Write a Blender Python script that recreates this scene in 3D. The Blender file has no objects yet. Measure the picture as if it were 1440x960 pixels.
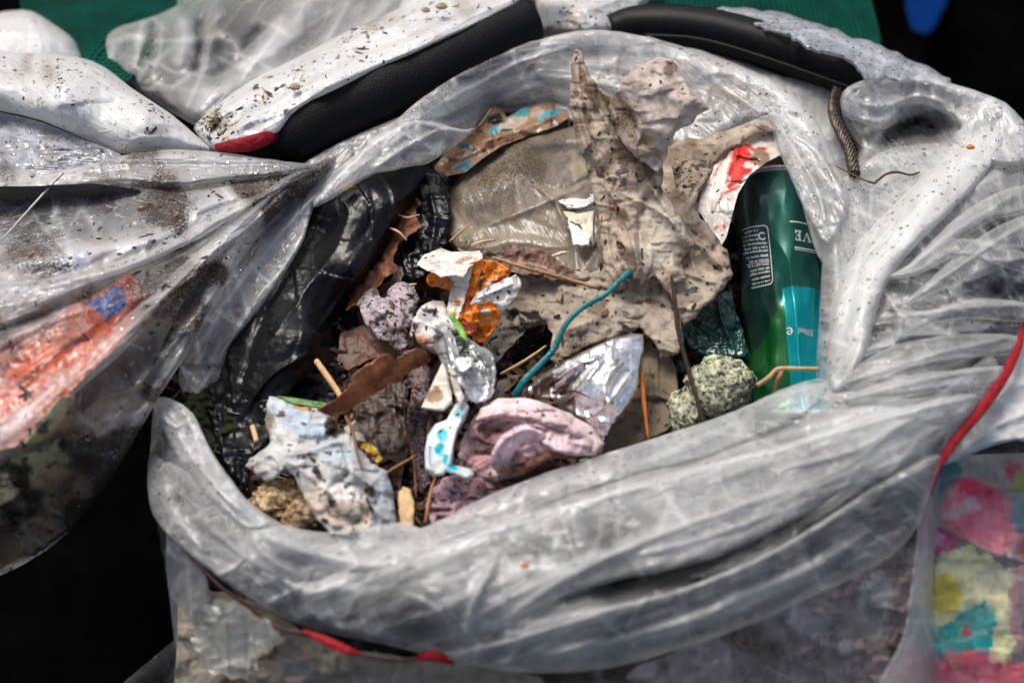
import bpy, math, random
import numpy as np
from mathutils import Vector
C = bpy.context.scene
COL = C.collection
rng = np.random.default_rng(7)
random.seed(7)

# ------------------------------------------------------------------ camera, world, sun
PITCH = math.radians(52.0)
DIST = 1.05
FWD = np.array([0.0, math.cos(PITCH), -math.sin(PITCH)])
UP = np.array([0.0, math.sin(PITCH), math.cos(PITCH)])
RIGHT = np.array([1.0, 0.0, 0.0])
MOUTH = 0.55                       # height of the bag mouth above the ground, metres
CAM = np.array([0.0, 0.0, MOUTH]) - FWD * DIST
cd = bpy.data.cameras.new("camera"); cam = bpy.data.objects.new("camera", cd); COL.objects.link(cam)
cam.location = CAM; cam.rotation_euler = (math.pi / 2 - PITCH, 0, 0)
cd.lens = 50; cd.sensor_width = 36; cd.clip_start = 0.05; cd.clip_end = 60
cd.dof.use_dof = True; cd.dof.aperture_fstop = 3.0; cd.dof.focus_distance = 1.12
C.camera = cam
w = bpy.data.worlds.new("World"); C.world = w; w.use_nodes = True
nt = w.node_tree
sky = nt.nodes.new("ShaderNodeTexSky"); sky.sky_type = 'NISHITA'; sky.sun_disc = False
SUN_EL, SUN_AZ = math.radians(60), math.radians(-35)      # high, behind the bags and a little to the left
sky.sun_elevation = SUN_EL; sky.sun_rotation = SUN_AZ
sky.dust_density = 5.0; sky.ozone_density = 0.0; sky.air_density = 1.0
bg = nt.nodes["Background"]; bg.inputs[1].default_value = 0.078
nt.links.new(sky.outputs[0], bg.inputs[0])
sd = bpy.data.lights.new("sun", 'SUN'); sun = bpy.data.objects.new("sun", sd); COL.objects.link(sun)
sd.energy = 1.75; sd.angle = math.radians(26); sd.color = (1.0, 0.98, 0.955)
sdir = Vector((math.sin(SUN_AZ) * math.cos(SUN_EL), math.cos(SUN_AZ) * math.cos(SUN_EL), math.sin(SUN_EL)))
sun.rotation_euler = sdir.to_track_quat('Z', 'Y').to_euler(); sun.location = (0, 0, 3)
C.view_settings.view_transform = 'Standard'; C.view_settings.look = 'None'
C.view_settings.exposure = 0.9; C.view_settings.gamma = 1.0; C.view_settings.use_curve_mapping = False
C.render.engine = 'CYCLES'
C.cycles.transparent_max_bounces = 14; C.cycles.max_bounces = 6; C.cycles.diffuse_bounces = 3
C.cycles.use_adaptive_sampling = True; C.cycles.adaptive_threshold = 0.03
C.cycles.glossy_bounces = 3; C.cycles.transmission_bounces = 4
C.cycles.caustics_reflective = False; C.cycles.caustics_refractive = False
C.cycles.use_denoising = True; C.cycles.sample_clamp_indirect = 8
try: C.cycles.denoiser = 'OPENIMAGEDENOISE'
except Exception: pass

# ------------------------------------------------------------------ geometry helpers
def rays(px, py):
    px = np.asarray(px, float); py = np.asarray(py, float)
    k = 36.0 / 1440.0 / 50.0
    d = FWD[None] + ((px - 720) * k)[:, None] * RIGHT[None] + ((480 - py) * k)[:, None] * UP[None]
    return d / np.linalg.norm(d, axis=1)[:, None]
def P(px, py, z):
    """point at the height z (cm above the mouth of the bag) standing behind that place of the photograph"""
    d = rays(np.atleast_1d(px), np.atleast_1d(py)); z = np.asarray(z, float)
    t = (MOUTH + z / 100.0 - CAM[2]) / d[:, 2]
    return CAM[None] + d * t[:, None]
def P1(px, py, z): return P([px], [py], z)[0]

def hsh(ix, iy, s):
    n = (ix.astype(np.int64) * 374761393 + iy.astype(np.int64) * 668265263 + s * 1442695041) & 0x7fffffff
    n = ((n ^ (n >> 13)) * 1274126177) & 0x7fffffff
    n = (n ^ (n >> 16)) & 0x7fffffff
    return (n % 100003) / 100003.0
def vn(x, y, s=0):
    ix = np.floor(x); iy = np.floor(y); fx = x - ix; fy = y - iy
    fx = fx * fx * fx * (fx * (fx * 6 - 15) + 10); fy = fy * fy * fy * (fy * (fy * 6 - 15) + 10)
    a = hsh(ix, iy, s); b = hsh(ix + 1, iy, s); c = hsh(ix, iy + 1, s); d = hsh(ix + 1, iy + 1, s)
    return (a + (b - a) * fx) * (1 - fy) + (c + (d - c) * fx) * fy
def fbm(x, y, s=0, o=4):
    r = 0; a = .5
    for i in range(o):
        c_, s_ = math.cos(.9 * i + .5), math.sin(.9 * i + .5)
        r = r + a * vn((x * c_ - y * s_) * 2 ** i + 13.7 * i, (x * s_ + y * c_) * 2 ** i - 7.3 * i, s + i); a *= .5
    return r / (1 - .5 ** o)
def ridged(x, y, s=0, o=3):
    r = 0; a = 1; t = 0
    for i in range(o):
        r = r + a * (1 - np.abs(2 * vn(x * 2 ** i, y * 2 ** i, s + 31 * i) - 1)) ** 2; t += a; a *= .5
    return r / t
def facet(x, y, s=0):
    """crumpled paper: continuous flat facets that meet in sharp ridges and valleys"""
    def half(x, y, s):
        ix = np.floor(x); iy = np.floor(y); best = np.full(x.shape, -9.0)
        for dx in (-1, 0, 1):
            for dy in (-1, 0, 1):
                cx = ix + dx; cy = iy + dy
                qx = cx + hsh(cx, cy, s); qy = cy + hsh(cx, cy, s + 1)
                gx = hsh(cx, cy, s + 2) * 2 - 1; gy = hsh(cx, cy, s + 3) * 2 - 1
                ex = x - qx; ey = y - qy
                v = hsh(cx, cy, s + 4) * .35 + 1.25 * (gx * ex + gy * ey) - .42 * (ex * ex + ey * ey)
                best = np.maximum(best, v)
        return best
    wx = x + .35 * vn(x * 1.3, y * 1.3, s + 50); wy = y + .35 * vn(x * 1.3, y * 1.3, s + 51)
    return .5 * (half(wx, wy, s) - half(wx * 1.13 + 5.5, wy * 1.13 + 3.1, s + 9))
def pdist(x, y, pts, closed=False):
    """distance to a polyline and the share of its length where the nearest point lies"""
    pts = np.asarray(pts, float)
    if closed: pts = np.vstack([pts, pts[:1]])
    L = np.concatenate([[0], np.cumsum(np.linalg.norm(np.diff(pts, axis=0), axis=1))])
    best = np.full(x.shape, 1e9); tt = np.zeros(x.shape); nx = np.zeros(x.shape); ny = np.zeros(x.shape)
    for i in range(len(pts) - 1):
        a = pts[i]; b = pts[i + 1]; d = b - a; l2 = max(d @ d, 1e-9)
        t = np.clip(((x - a[0]) * d[0] + (y - a[1]) * d[1]) / l2, 0, 1)
        qx = a[0] + t * d[0]; qy = a[1] + t * d[1]
        r = np.hypot(x - qx, y - qy); m = r < best
        best = np.where(m, r, best); tt = np.where(m, (L[i] + t * math.sqrt(l2)) / max(L[-1], 1e-9), tt)
        nx = np.where(m, qx, nx); ny = np.where(m, qy, ny)
    return best, tt, nx, ny
def inside(x, y, pts):
    r = np.zeros(x.shape, bool); n = len(pts)
    for i in range(n):
        x1, y1 = pts[i]; x2, y2 = pts[(i + 1) % n]
        if y1 == y2: continue
        c = ((y1 > y) != (y2 > y)) & (x < (x2 - x1) * (y - y1) / (y2 - y1) + x1)
        r ^= c
    return r
def smooth_line(pts, n=6, closed=False):
    """Catmull-Rom through the points"""
    p = np.asarray(pts, float)
    if closed: q = np.vstack([p[-1:], p, p[:2]]); m = len(p)
    else: q = np.vstack([2 * p[0] - p[1], p, 2 * p[-1] - p[-2]]); m = len(p) - 1
    out = []
    for i in range(m):
        a, b, c, d = q[i], q[i + 1], q[i + 2], q[i + 3]
        for k in range(n):
            t = k / n
            out.append(.5 * (2 * b + (c - a) * t + (2 * a - 5 * b + 4 * c - d) * t * t + (3 * b - a - 3 * c + d) * t ** 3))
    if not closed: out.append(p[-1])
    return np.array(out)
def tps(cp):
    """thin-plate surface z(px, py) through the control points"""
    cp = np.asarray(cp, float); n = len(cp)
    if n == 1: return lambda x, y: np.full(x.shape, cp[0, 2])
    X = cp[:, :2] / 100
    if n == 2:
        d = X[1] - X[0]; l = d @ d
        return lambda x, y: cp[0, 2] + (cp[1, 2] - cp[0, 2]) * np.clip(((x / 100 - X[0, 0]) * d[0] + (y / 100 - X[0, 1]) * d[1]) / l, -.3, 1.3)
    U = lambda r: np.where(r > 1e-9, r * r * np.log(np.maximum(r, 1e-9)), 0)
    K = U(np.linalg.norm(X[:, None] - X[None], axis=2)) + np.eye(n) * .02
    Q = np.hstack([np.ones((n, 1)), X]); A = np.block([[K, Q], [Q.T, np.zeros((3, 3))]])
    if n == 3: A[:n, :n] += np.eye(n) * 1e-6
    s = np.linalg.solve(A, np.concatenate([cp[:, 2], np.zeros(3)]))
    def f(x, y):
        r = s[n] + s[n + 1] * x / 100 + s[n + 2] * y / 100
        for i in range(n): r = r + s[i] * U(np.hypot(x / 100 - X[i, 0], y / 100 - X[i, 1]))
        return r
    return f

# ------------------------------------------------------------------ objects
def tag(o, label=None, cat=None, group=None, kind=None):
    if label: o['label'] = label
    if cat: o['category'] = cat
    if group: o['group'] = group
    if kind: o['kind'] = kind
    return o
def root(name, at, label, cat, group=None):
    o = bpy.data.objects.new(name, None); COL.objects.link(o); o.location = at; o.empty_display_size = .02
    return tag(o, label, cat, group)
def link(name, verts, faces, mat, parent=None, smooth=True, cols=None, att=None):
    """ONE mesh object; the origin sits at the lowest middle of the mesh"""
    verts = np.asarray(verts, float)
    c = np.array([verts[:, 0].mean(), verts[:, 1].mean(), verts[:, 2].min()])
    me = bpy.data.meshes.new(name); me.from_pydata((verts - c).tolist(), [], faces if isinstance(faces, list) else faces.tolist())
    if smooth: me.polygons.foreach_set('use_smooth', [True] * len(me.polygons))
    if cols is not None:
        a = me.color_attributes.new('col', 'FLOAT_COLOR', 'POINT')
        a.data.foreach_set('color', np.hstack([cols, np.ones((len(cols), 1))]).astype(np.float32).ravel())
    for k, v in (att or {}).items():
        a = me.attributes.new(k, 'FLOAT', 'POINT'); a.data.foreach_set('value', np.asarray(v, np.float32))
    me.update(); me.materials.append(mat)
    o = bpy.data.objects.new(name, me); COL.objects.link(o); o.location = c
    if parent is not None:
        o.parent = parent; o.location = Vector(c) - parent.location if parent.parent is None else Vector(c) - parent.location - parent.parent.location
    return o

SHEETS = {}
def sheet(name, out, z, mat, parent=None, sp=4, edge=(0, 0), folds=(), crum=(), aniso=(), radial=(), jag=0, jagf=9,
          col=(.8, .8, .8), paint=(), dens=.5, thin=(), dirt=0., dirts=(), smooth=2, seed=None, thick=0, fd=1.0, warp=5,
          key=None, droop=0, colvar=0, creases=None, mott=(), flow=('a', 0)):
    """a sheet of film, paper or foil: its outline, height control points z (x, y, cm), folds (points, width, mm)"""
    if seed is None: seed = sum(ord(c) for c in (key or name)) * 7 + int(out[0][0])
    isf = 'film' in mat.name
    if smooth == 2 and not isf: smooth = 1
    o = smooth_line(out, smooth, True) if smooth > 1 else np.asarray(out, float)
    if jag:
        # torn, uneven edge
        oo = np.concatenate([o + (np.roll(o, -1, 0) - o) * k_ for k_ in (0, .25, .5, .75)], 1).reshape(-1, 2) if not isf else smooth_line(o, 3, True)
        t = np.arange(len(oo)) * 1.0
        d = np.roll(oo, -1, 0) - np.roll(oo, 1, 0); nn = np.stack([-d[:, 1], d[:, 0]], 1) / (np.linalg.norm(d, axis=1)[:, None] + 1e-9)
        L = np.cumsum(np.linalg.norm(np.diff(oo, axis=0, append=oo[:1]), axis=1))
        o = oo + nn * ((fbm(L / jagf, t * 0, seed, 3) - .5) * 2 * jag + (fbm(L / (jagf * .3), t * 0, seed + 9, 2) - .5) * jag)[:, None]
    x0, y0 = o.min(0) - sp; x1, y1 = o.max(0) + sp
    gx = np.arange(x0, x1 + sp, sp); gy = np.arange(y0, y1 + sp, sp)
    X, Y = np.meshgrid(gx, gy); sh = X.shape
    X = X.ravel(); Y = Y.ravel()
    ins = inside(X, Y, o)
    d, t, qx, qy = pdist(X, Y, o, True)
    I = ins.reshape(sh); cell = (I[:-1, :-1] | I[1:, :-1] | I[:-1, 1:] | I[1:, 1:])
    idx = np.arange(X.size).reshape(sh)
    f = np.stack([idx[:-1, :-1], idx[1:, :-1], idx[1:, 1:], idx[:-1, 1:]], -1)[cell]
    X = np.where(ins, X, qx); Y = np.where(ins, Y, qy); d = np.where(ins, d, 0)
    used = np.zeros(X.size, bool); used[f.ravel()] = True
    new = np.cumsum(used) - 1; f = new[f]; X = X[used]; Y = Y[used]; d = d[used]
    zz = tps(z)(X, Y)
    if edge[0]:
        e = np.clip(d / edge[0], 0, 1); zz = zz - edge[1] * (1.0 if 'film' in mat.name else .4) * (1 - np.sqrt(1 - (1 - e) ** 2))
    h = np.zeros(X.size); ff = np.zeros(X.size)
    mx = X * .55; my = Y * .6                     # about millimetres
    wob = (fbm(X / 60, Y / 60, seed + 77, 3) - .5)
    for fo in folds:
        pts, wd, amp = fo[:3]; kd = fo[3] if len(fo) > 3 else 'r'
        dd, tt, _, _ = pdist(X + wob * wd * .8, Y + wob * wd * .8, smooth_line(pts, 5) if len(pts) > 2 else pts)
        tp = np.clip(np.minimum(tt, 1 - tt) * 6, 0, 1) ** .7 if kd != 'R' else 1.0
        wl = wd * (.35 + .65 * tp) if kd != 'R' else wd
        g = np.exp(-np.abs(dd) / wl * 1.4) if kd == 'c' else np.exp(-(dd / wl) ** 2)
        h += amp * g * tp
        ff = ff + np.sign(amp) * g * tp * .5
    if creases is None: creases = 75 if isf else 10
    rr = np.random.default_rng(seed % 99991); ex, ey = x1 - x0, y1 - y0
    for _ in range(creases):
        cx, cy = x0 + rr.random() * ex, y0 + rr.random() * ey; an = rr.random() * math.pi; ln = rr.uniform(.08, .3) * (min(ex, ey) + 60)
        q_ = [(cx - math.cos(an) * ln, cy - math.sin(an) * ln), (cx + rr.normal() * ln * .1, cy + rr.normal() * ln * .1), (cx + math.cos(an) * ln, cy + math.sin(an) * ln)]
        dd, tt, _a, _b = pdist(X, Y, q_); tp = np.clip(np.minimum(tt, 1 - tt) * 4, 0, 1)
        wl = max(sp * .9, rr.uniform(2., 5)); g_ = np.exp(-dd / wl) * tp; am_ = rr.choice([-1, 1]) * rr.uniform(.5, 1.6) * (1 if isf else .8)
        h += am_ * g_; ff = ff + .35 * np.exp(-(dd / wl) ** 2) * tp
    for (sc, amp) in crum:
        h += amp * (1.0 if isf else 1.9 if sc < 14 else 1.5) * facet(mx / sc, my / sc, seed)
    for an in aniso:
        ang, lo, so, amp = an[:4]; ca, sa = math.cos(math.radians(ang)), math.sin(math.radians(ang))
        u = X * ca + Y * sa; v = -X * sa + Y * ca
        v = v + 18 * (fbm(u / lo * 1.5, v / lo, seed + 5, 2) - .5)
        r = ridged(u / lo, v / so, seed + 3, 3)
        if len(an) > 4: r = r * np.exp(-(((X - an[4]) / an[6]) ** 2 + ((Y - an[5]) / an[6]) ** 2))
        h += amp * (r - .4); ff += .6 * np.clip(r - .55, 0, 1)
    for (cx, cy, nf, amp, rf) in radial:
        r = np.hypot(X - cx, Y - cy); a = np.arctan2(Y - cy, X - cx)
        q = ridged(a * nf + .5 * fbm(r / 90, a * 3, seed + 8, 2), r / 420 + 3, seed + 6, 3)
        k = amp * np.clip(r / rf, .05, 1)
        h += k * (q - .4); ff += .5 * np.clip(q - .6, 0, 1)
    R = rays(X, Y); V = P(X, Y, zz)
    V = V - R * (h / 1000)[:, None]
    cols = np.tile(np.asarray(col, float), (X.size, 1))
    if colvar: cols = cols * (1 + colvar * (fbm(X / 25, Y / 25, seed + 4, 4) - .5) * 2)[:, None]
    for (mc, ms, lo, hi, ma) in mott:
        q_ = np.clip((fbm(X / ms, Y / ms, seed + 21, 5) - lo) / (hi - lo), 0, 1) * ma
        cols = cols * (1 - q_[:, None]) + np.asarray(mc)[None] * q_[:, None]
    wx = X + (fbm(X / 9, Y / 9, seed + 1, 3) - .5) * 2 * warp; wy = Y + (fbm(X / 9, Y / 9, seed + 2, 3) - .5) * 2 * warp
    for pt in paint:
        if pt[0] == 'e':
            _, ex, ey, rx, ry, an, c = pt[:7]; ca, sa = math.cos(math.radians(an)), math.sin(math.radians(an))
            u = (wx - ex) * ca + (wy - ey) * sa; v = -(wx - ex) * sa + (wy - ey) * ca
            m = np.clip((1.15 - np.hypot(u / rx, v / ry)) / .3, 0, 1)
        elif pt[0] == 'l':
            dd = pdist(wx, wy, pt[1])[0]; c = pt[3]; m = np.clip((pt[2] - dd) / 2 + .5, 0, 1)
        else:
            m = inside(wx, wy, pt[1]).astype(float); c = pt[2]
        if len(pt) > 7: m = m * pt[7]
        cols = cols * (1 - m[:, None]) + np.asarray(c)[None] * m[:, None]
    dn = dens + fd * .58 * ff
    for (ax, ay, ar, am) in thin: dn = dn + am * np.exp(-((X - ax) ** 2 + (Y - ay) ** 2) / ar ** 2)
    dr = np.full(X.size, float(dirt))
    for (ax, ay, ar, am) in dirts: dr = dr + am * np.exp(-((X - ax) ** 2 + (Y - ay) ** 2) / ar ** 2)
    if not isf: dr = dr * (1 + .8 * np.clip(-ff, 0, 1)) + .22 * np.exp(-d / 5) * (dr > .04)
    if flow[0] == 'a':
        ca, sa = math.cos(math.radians(flow[1])), math.sin(math.radians(flow[1])); fu = (X * ca + Y * sa) * .00055; fv = (-X * sa + Y * ca) * .00055
    else:
        r_ = np.hypot(X - flow[1], Y - flow[2]); a_ = np.arctan2(Y - flow[2], X - flow[1])
        fu, fv = (r_ * .00055, a_ * .16) if flow[0] == 'r' else (a_ * .22, r_ * .00055)
    FL = np.stack([fu, fv, np.full(len(X), (seed % 97) * .1)], 1)
    ob = link(name, V, f, mat, parent, True, cols, {'dens': np.clip(dn, 0, 1), 'dirt': np.clip(dr, 0, 1.3), 'na': fbm(mx / 26, my / 26, 901, 4), 'nb': fbm(mx / 36 + 7, my / 36, 902, 3), 'nc': fbm(mx / 17 + 3, my / 17, 903, 5)})
    fa = ob.data.attributes.new('flow', 'FLOAT_VECTOR', 'POINT'); fa.data.foreach_set('vector', FL.astype(np.float32).ravel())
    if thick:
        m = ob.modifiers.new('thickness', 'SOLIDIFY'); m.thickness = thick / 1000; m.offset = -1
    N = np.zeros(len(V) * 3); ob.data.vertex_normals.foreach_get('vector', N); N = N.reshape(-1, 3)
    SHEETS[key or ob.name] = (V, N, X, Y, np.clip(dr, 0, 1.3), d)
    return ob

def frames(pts):
    T = np.gradient(pts, axis=0); T /= np.linalg.norm(T, axis=1)[:, None] + 1e-12
    n = np.cross(T[0], [0.3, .2, 1.0]); n /= np.linalg.norm(n); N = [n]
    for i in range(1, len(pts)):
        n = n - T[i] * (n @ T[i]); n /= np.linalg.norm(n); N.append(n)
    N = np.array(N); return T, N, np.cross(T, N)
def tube_arr(pts, rad, seg=12, flat=1.0, cap=True, tw=None, flatdir=None):
    pts = np.asarray(pts, float); n = len(pts); rad = np.broadcast_to(np.asarray(rad, float), (n,))
    T, N, B = frames(pts)
    if flatdir is not None:
        N = np.tile(np.asarray(flatdir, float), (n, 1)); N = N - T * (N * T).sum(1)[:, None]; N /= np.linalg.norm(N, axis=1)[:, None]; B = np.cross(T, N)
    a = np.linspace(0, 2 * math.pi, seg, endpoint=False)
    V = pts[:, None] + rad[:, None, None] * (N[:, None] * np.cos(a)[None, :, None] * flat + B[:, None] * np.sin(a)[None, :, None])
    V = V.reshape(-1, 3); F = []
    for i in range(n - 1):
        for k in range(seg):
            k2 = (k + 1) % seg; F.append([i * seg + k, i * seg + k2, (i + 1) * seg + k2, (i + 1) * seg + k])
    if cap: F.append(list(range(seg))[::-1]); F.append([(n - 1) * seg + k for k in range(seg)])
    return V, F
def line3(p, n=6):
    """smooth 3-D line through (px, py, cm)"""
    p = smooth_line(p, n) if len(p) > 2 else np.array([np.array(p[0]) + (np.array(p[1]) - np.array(p[0])) * t for t in np.linspace(0, 1, n)])
    return P(p[:, 0], p[:, 1], p[:, 2])
def tube(name, p, r, mat, parent=None, seg=12, flat=1.0, n=6, taper=None, rough=0, flatdir=None, col=None, att=None):
    q = line3(p, n); m = len(q); r = np.full(m, r / 1000.0)
    if taper is not None: r = r * np.interp(np.linspace(0, 1, m), np.linspace(0, 1, len(taper)), taper)
    V, F = tube_arr(q, r, seg, flat, flatdir=flatdir)
    if rough:
        i = np.arange(len(V)); s = (vn(i / 3.3, i * 0 + r[0] * 999, 5) - .5) * 2 * rough / 1000
        V = V + s[:, None] * rng.normal(size=(len(V), 3)) * .4
    return link(name, V, F, mat, parent, True, np.tile(np.array(col), (len(V), 1)) if col is not None else None, att)
def ico(sub=3):
    import bmesh
    bm = bmesh.new(); bmesh.ops.create_icosphere(bm, subdivisions=sub, radius=1)
    V = np.array([v.co[:] for v in bm.verts]); F = [[v.index for v in f.verts] for f in bm.faces]; bm.free(); return V, F
def n3(p, s):
    return (vn(p[:, 0] + p[:, 2] * .71, p[:, 1] - p[:, 2] * .53, s) + vn(p[:, 1] + p[:, 0] * .37 + 9, p[:, 2] + p[:, 1] * .21, s + 3)) - 1
def blob(name, px, py, z, r, mat, parent=None, sub=4, rough=((1.6, .25), (4, .12)), sc=(1, 1, 1), seed=1, cols=None):
    V, F = ico(sub); D = V.copy(); k = np.ones(len(V))
    for f_, a in rough: k += a * n3(D * f_ + seed * 3.3, seed)
    V = D * k[:, None] * np.array(sc) * r / 1000 + P1(px, py, z)
    return link(name, V, F, mat, parent, True, cols(D) if cols else None)
# ------------------------------------------------------------------ materials
class NT:
    def __init__(s, name):
        s.m = bpy.data.materials.new(name); s.m.use_nodes = True; s.t = s.m.node_tree; s.t.nodes.clear()
        s.out = s.n('OutputMaterial')
        s.tc = s.n('TexCoord').outputs['Object']
        s.geo = s.n('NewGeometry')
    def n(s, k, **kw):
        x = s.t.nodes.new('ShaderNode' + k)
        for a, v in kw.items(): setattr(x, a, v)
        return x
    def l(s, a, b):
        if isinstance(a, (int, float)): b.default_value = a
        elif isinstance(a, (tuple, list)): b.default_value = tuple(a) + (1,) if len(a) == 3 and b.type == 'RGBA' else a
        else: s.t.links.new(a, b)
    def math(s, op, a, b=0, c=0, clamp=False):
        x = s.n('Math', operation=op); x.use_clamp = clamp; s.l(a, x.inputs[0]); s.l(b, x.inputs[1]); s.l(c, x.inputs[2]); return x.outputs[0]
    def noise(s, sc, det=4, rough=.55, dist=0, typ='FBM', vec=None):
        x = s.n('TexNoise'); x.noise_type = typ; s.l(vec or s.tc, x.inputs['Vector']); x.inputs['Scale'].default_value = sc
        x.inputs['Detail'].default_value = det; x.inputs['Roughness'].default_value = rough; x.inputs['Distortion'].default_value = dist
        return x.outputs[0]
    def vor(s, sc, feat='F1', vec=None, rand=1):
        x = s.n('TexVoronoi'); x.feature = feat; s.l(vec or s.tc, x.inputs['Vector']); x.inputs['Scale'].default_value = sc; x.inputs['Randomness'].default_value = rand
        return x.outputs[0]
    def step(s, v, lo, hi, a=0., b=1.):
        x = s.n('MapRange'); x.interpolation_type = 'SMOOTHSTEP'; s.l(v, x.inputs[0]); s.l(lo, x.inputs[1]); s.l(hi, x.inputs[2]); s.l(a, x.inputs[3]); s.l(b, x.inputs[4]); return x.outputs[0]
    def mixc(s, f, a, b, typ='MIX'):
        x = s.n('Mix', data_type='RGBA', blend_type=typ); s.l(f, x.inputs[0]); s.l(a, x.inputs[6]); s.l(b, x.inputs[7]); return x.outputs[2]
    def attr(s, n):
        x = s.n('Attribute'); x.attribute_name = n; return x
    def bump(s, h, st, dist, nrm=None):
        x = s.n('Bump'); s.l(st, x.inputs['Strength']); x.inputs['Distance'].default_value = dist; s.l(h, x.inputs['Height'])
        if nrm is not None: s.l(nrm, x.inputs['Normal'])
        return x.outputs[0]
    def pbr(s, col, rough=.5, metal=0, spec=.5, nrm=None, coat=0, trans=0, ior=None):
        x = s.n('BsdfPrincipled'); s.l(col, x.inputs['Base Color']); s.l(rough, x.inputs['Roughness']); s.l(metal, x.inputs['Metallic'])
        s.l(spec, x.inputs['Specular IOR Level']); s.l(coat, x.inputs['Coat Weight']); s.l(trans, x.inputs['Transmission Weight'])
        if ior: x.inputs['IOR'].default_value = ior
        if nrm is not None: s.l(nrm, x.inputs['Normal'])
        return x.outputs[0]
    def mixs(s, f, a, b):
        x = s.n('MixShader'); s.l(f, x.inputs[0]); s.l(a, x.inputs[1]); s.l(b, x.inputs[2]); return x.outputs[0]
    def done(s, sh): s.l(sh, s.out.inputs[0]); return s.m
    def dirtmask(s, base=0.0, k=1.0):
        """solid grains and smears of soil, more where the surface's own 'dirt' is high"""
        d = s.math('ADD', s.attr('dirt').outputs['Fac'], base)
        big = s.attr('nb').outputs['Fac']
        d = s.math('MULTIPLY', d, s.step(big, .36, .62, .15, 1.9))
        n1 = s.noise(520, 3, .72, 1.2); thr = s.math('MULTIPLY_ADD', d, -.22 * k, .76)
        a = s.step(n1, thr, s.math('ADD', thr, .035))
        n2 = s.noise(230, 3, .75, 1.8); thr2 = s.math('MULTIPLY_ADD', d, -.17 * k, .80)
        b = s.step(n2, thr2, s.math('ADD', thr2, .04))
        spk = s.math('MAXIMUM', a, b)
        n3_ = s.attr('nc').outputs['Fac']; st = s.math('MULTIPLY', s.step(n3_, .36, .78), s.math('MULTIPLY', d, .7), clamp=True)
        return spk, st
SOIL = (.022, .013, .008)
def film(name, tint=(.84, .84, .83), rough=.22, wr=.45, stain=(.26, .19, .12), clear=0.0, gl=1.0, sk=1.0, ln=1.0):
    s = NT(name)
    nz = s.n('TexNoise'); s.l(s.tc, nz.inputs['Vector']); nz.inputs['Scale'].default_value = 18; nz.inputs['Detail'].default_value = 1
    va = s.n('VectorMath', operation='MULTIPLY_ADD'); s.l(nz.outputs['Color'], va.inputs[0]); va.inputs[1].default_value = (.05, .05, .05); s.l(s.tc, va.inputs[2])
    mk1 = s.step(s.attr('na').outputs['Fac'], .42, .62); mk2 = s.step(s.attr('nb').outputs['Fac'], .45, .6)
    l1 = s.math('MULTIPLY', s.step(s.vor(30, 'DISTANCE_TO_EDGE', va.outputs[0]), 0, .05, 1, 0), mk1)
    fv_ = s.n('VectorMath', operation='MULTIPLY'); s.l(s.attr('flow').outputs['Vector'], fv_.inputs[0]); fv_.inputs[1].default_value = (.14, 1, 1)
    n1_ = s.noise(75, 2, .5, .25, 'FBM', fv_.outputs[0]); r1 = s.math('SUBTRACT', 1, s.math('ABSOLUTE', s.math('MULTIPLY_ADD', n1_, 4, -2)), clamp=True)
    n2_ = s.noise(260, 1, .5, .2, 'FBM', fv_.outputs[0]); r2 = s.math('SUBTRACT', 1, s.math('ABSOLUTE', s.math('MULTIPLY_ADD', n2_, 4, -2)), clamp=True)
    l3 = s.math('MULTIPLY', s.step(r1, .86, 1), mk2); l4 = s.math('MULTIPLY', s.step(r2, .8, 1), mk1)
    f1 = s.vor(36, 'F1', va.outputs[0])
    w1 = s.math('ADD', s.math('MULTIPLY', l1, .8), s.math('ADD', l3, s.math('MULTIPLY', l4, .5)))
    hh = s.math('MULTIPLY_ADD', f1, .3, s.math('MULTIPLY_ADD', r1, .3, s.math('MULTIPLY_ADD', w1, .35, s.math('MULTIPLY', r2, .16)))); nb = s.bump(hh, min(1, .55 * wr + .15), .0035)
    lw = s.n('LayerWeight'); lw.inputs[0].default_value = .45
    dn = s.attr('dens').outputs['Fac']
    mot = s.step(s.attr('nc').outputs['Fac'], .3, .7, -.05, .05)
    op = s.math('ADD', s.math('ADD', dn, mot), s.math('MULTIPLY', s.math('POWER', lw.outputs['Facing'], 3.0), .45), clamp=True)
    crs = s.math('MULTIPLY', w1, .13 * ln); op = s.math('ADD', op, crs, clamp=True)
    op = s.math('MULTIPLY', op, .97 - clear)
    spk, st = s.dirtmask(0.0, sk)
    col = s.mixc(st, tint, stain)
    body = s.pbr(col, rough + .12, 0, .4, nb)
    tr = s.n('BsdfTranslucent'); s.l(s.mixc(.15, col, (.9, .9, .9)), tr.inputs[0])
    body = s.mixs(.38, body, tr.outputs[0])
    tp = s.n('BsdfTransparent'); s.l(s.mixc(st, (.95, .96, .96), (.6, .5, .4)), tp.inputs[0])
    sh = s.mixs(op, tp.outputs[0], body)
    gs = s.n('BsdfGlossy'); gs.inputs['Roughness'].default_value = rough - .04; s.l((1., .98, .95), gs.inputs[0]); s.l(nb, gs.inputs['Normal'])
    fr = s.n('Fresnel'); fr.inputs[0].default_value = 1.5; s.l(nb, fr.inputs[1])
    sh = s.mixs(s.math('MULTIPLY', fr.outputs[0], gl * .5, clamp=True), sh, gs.outputs[0])
    grain = s.pbr(SOIL, .6, 0, .4)
    return s.done(s.mixs(spk, sh, grain))
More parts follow.
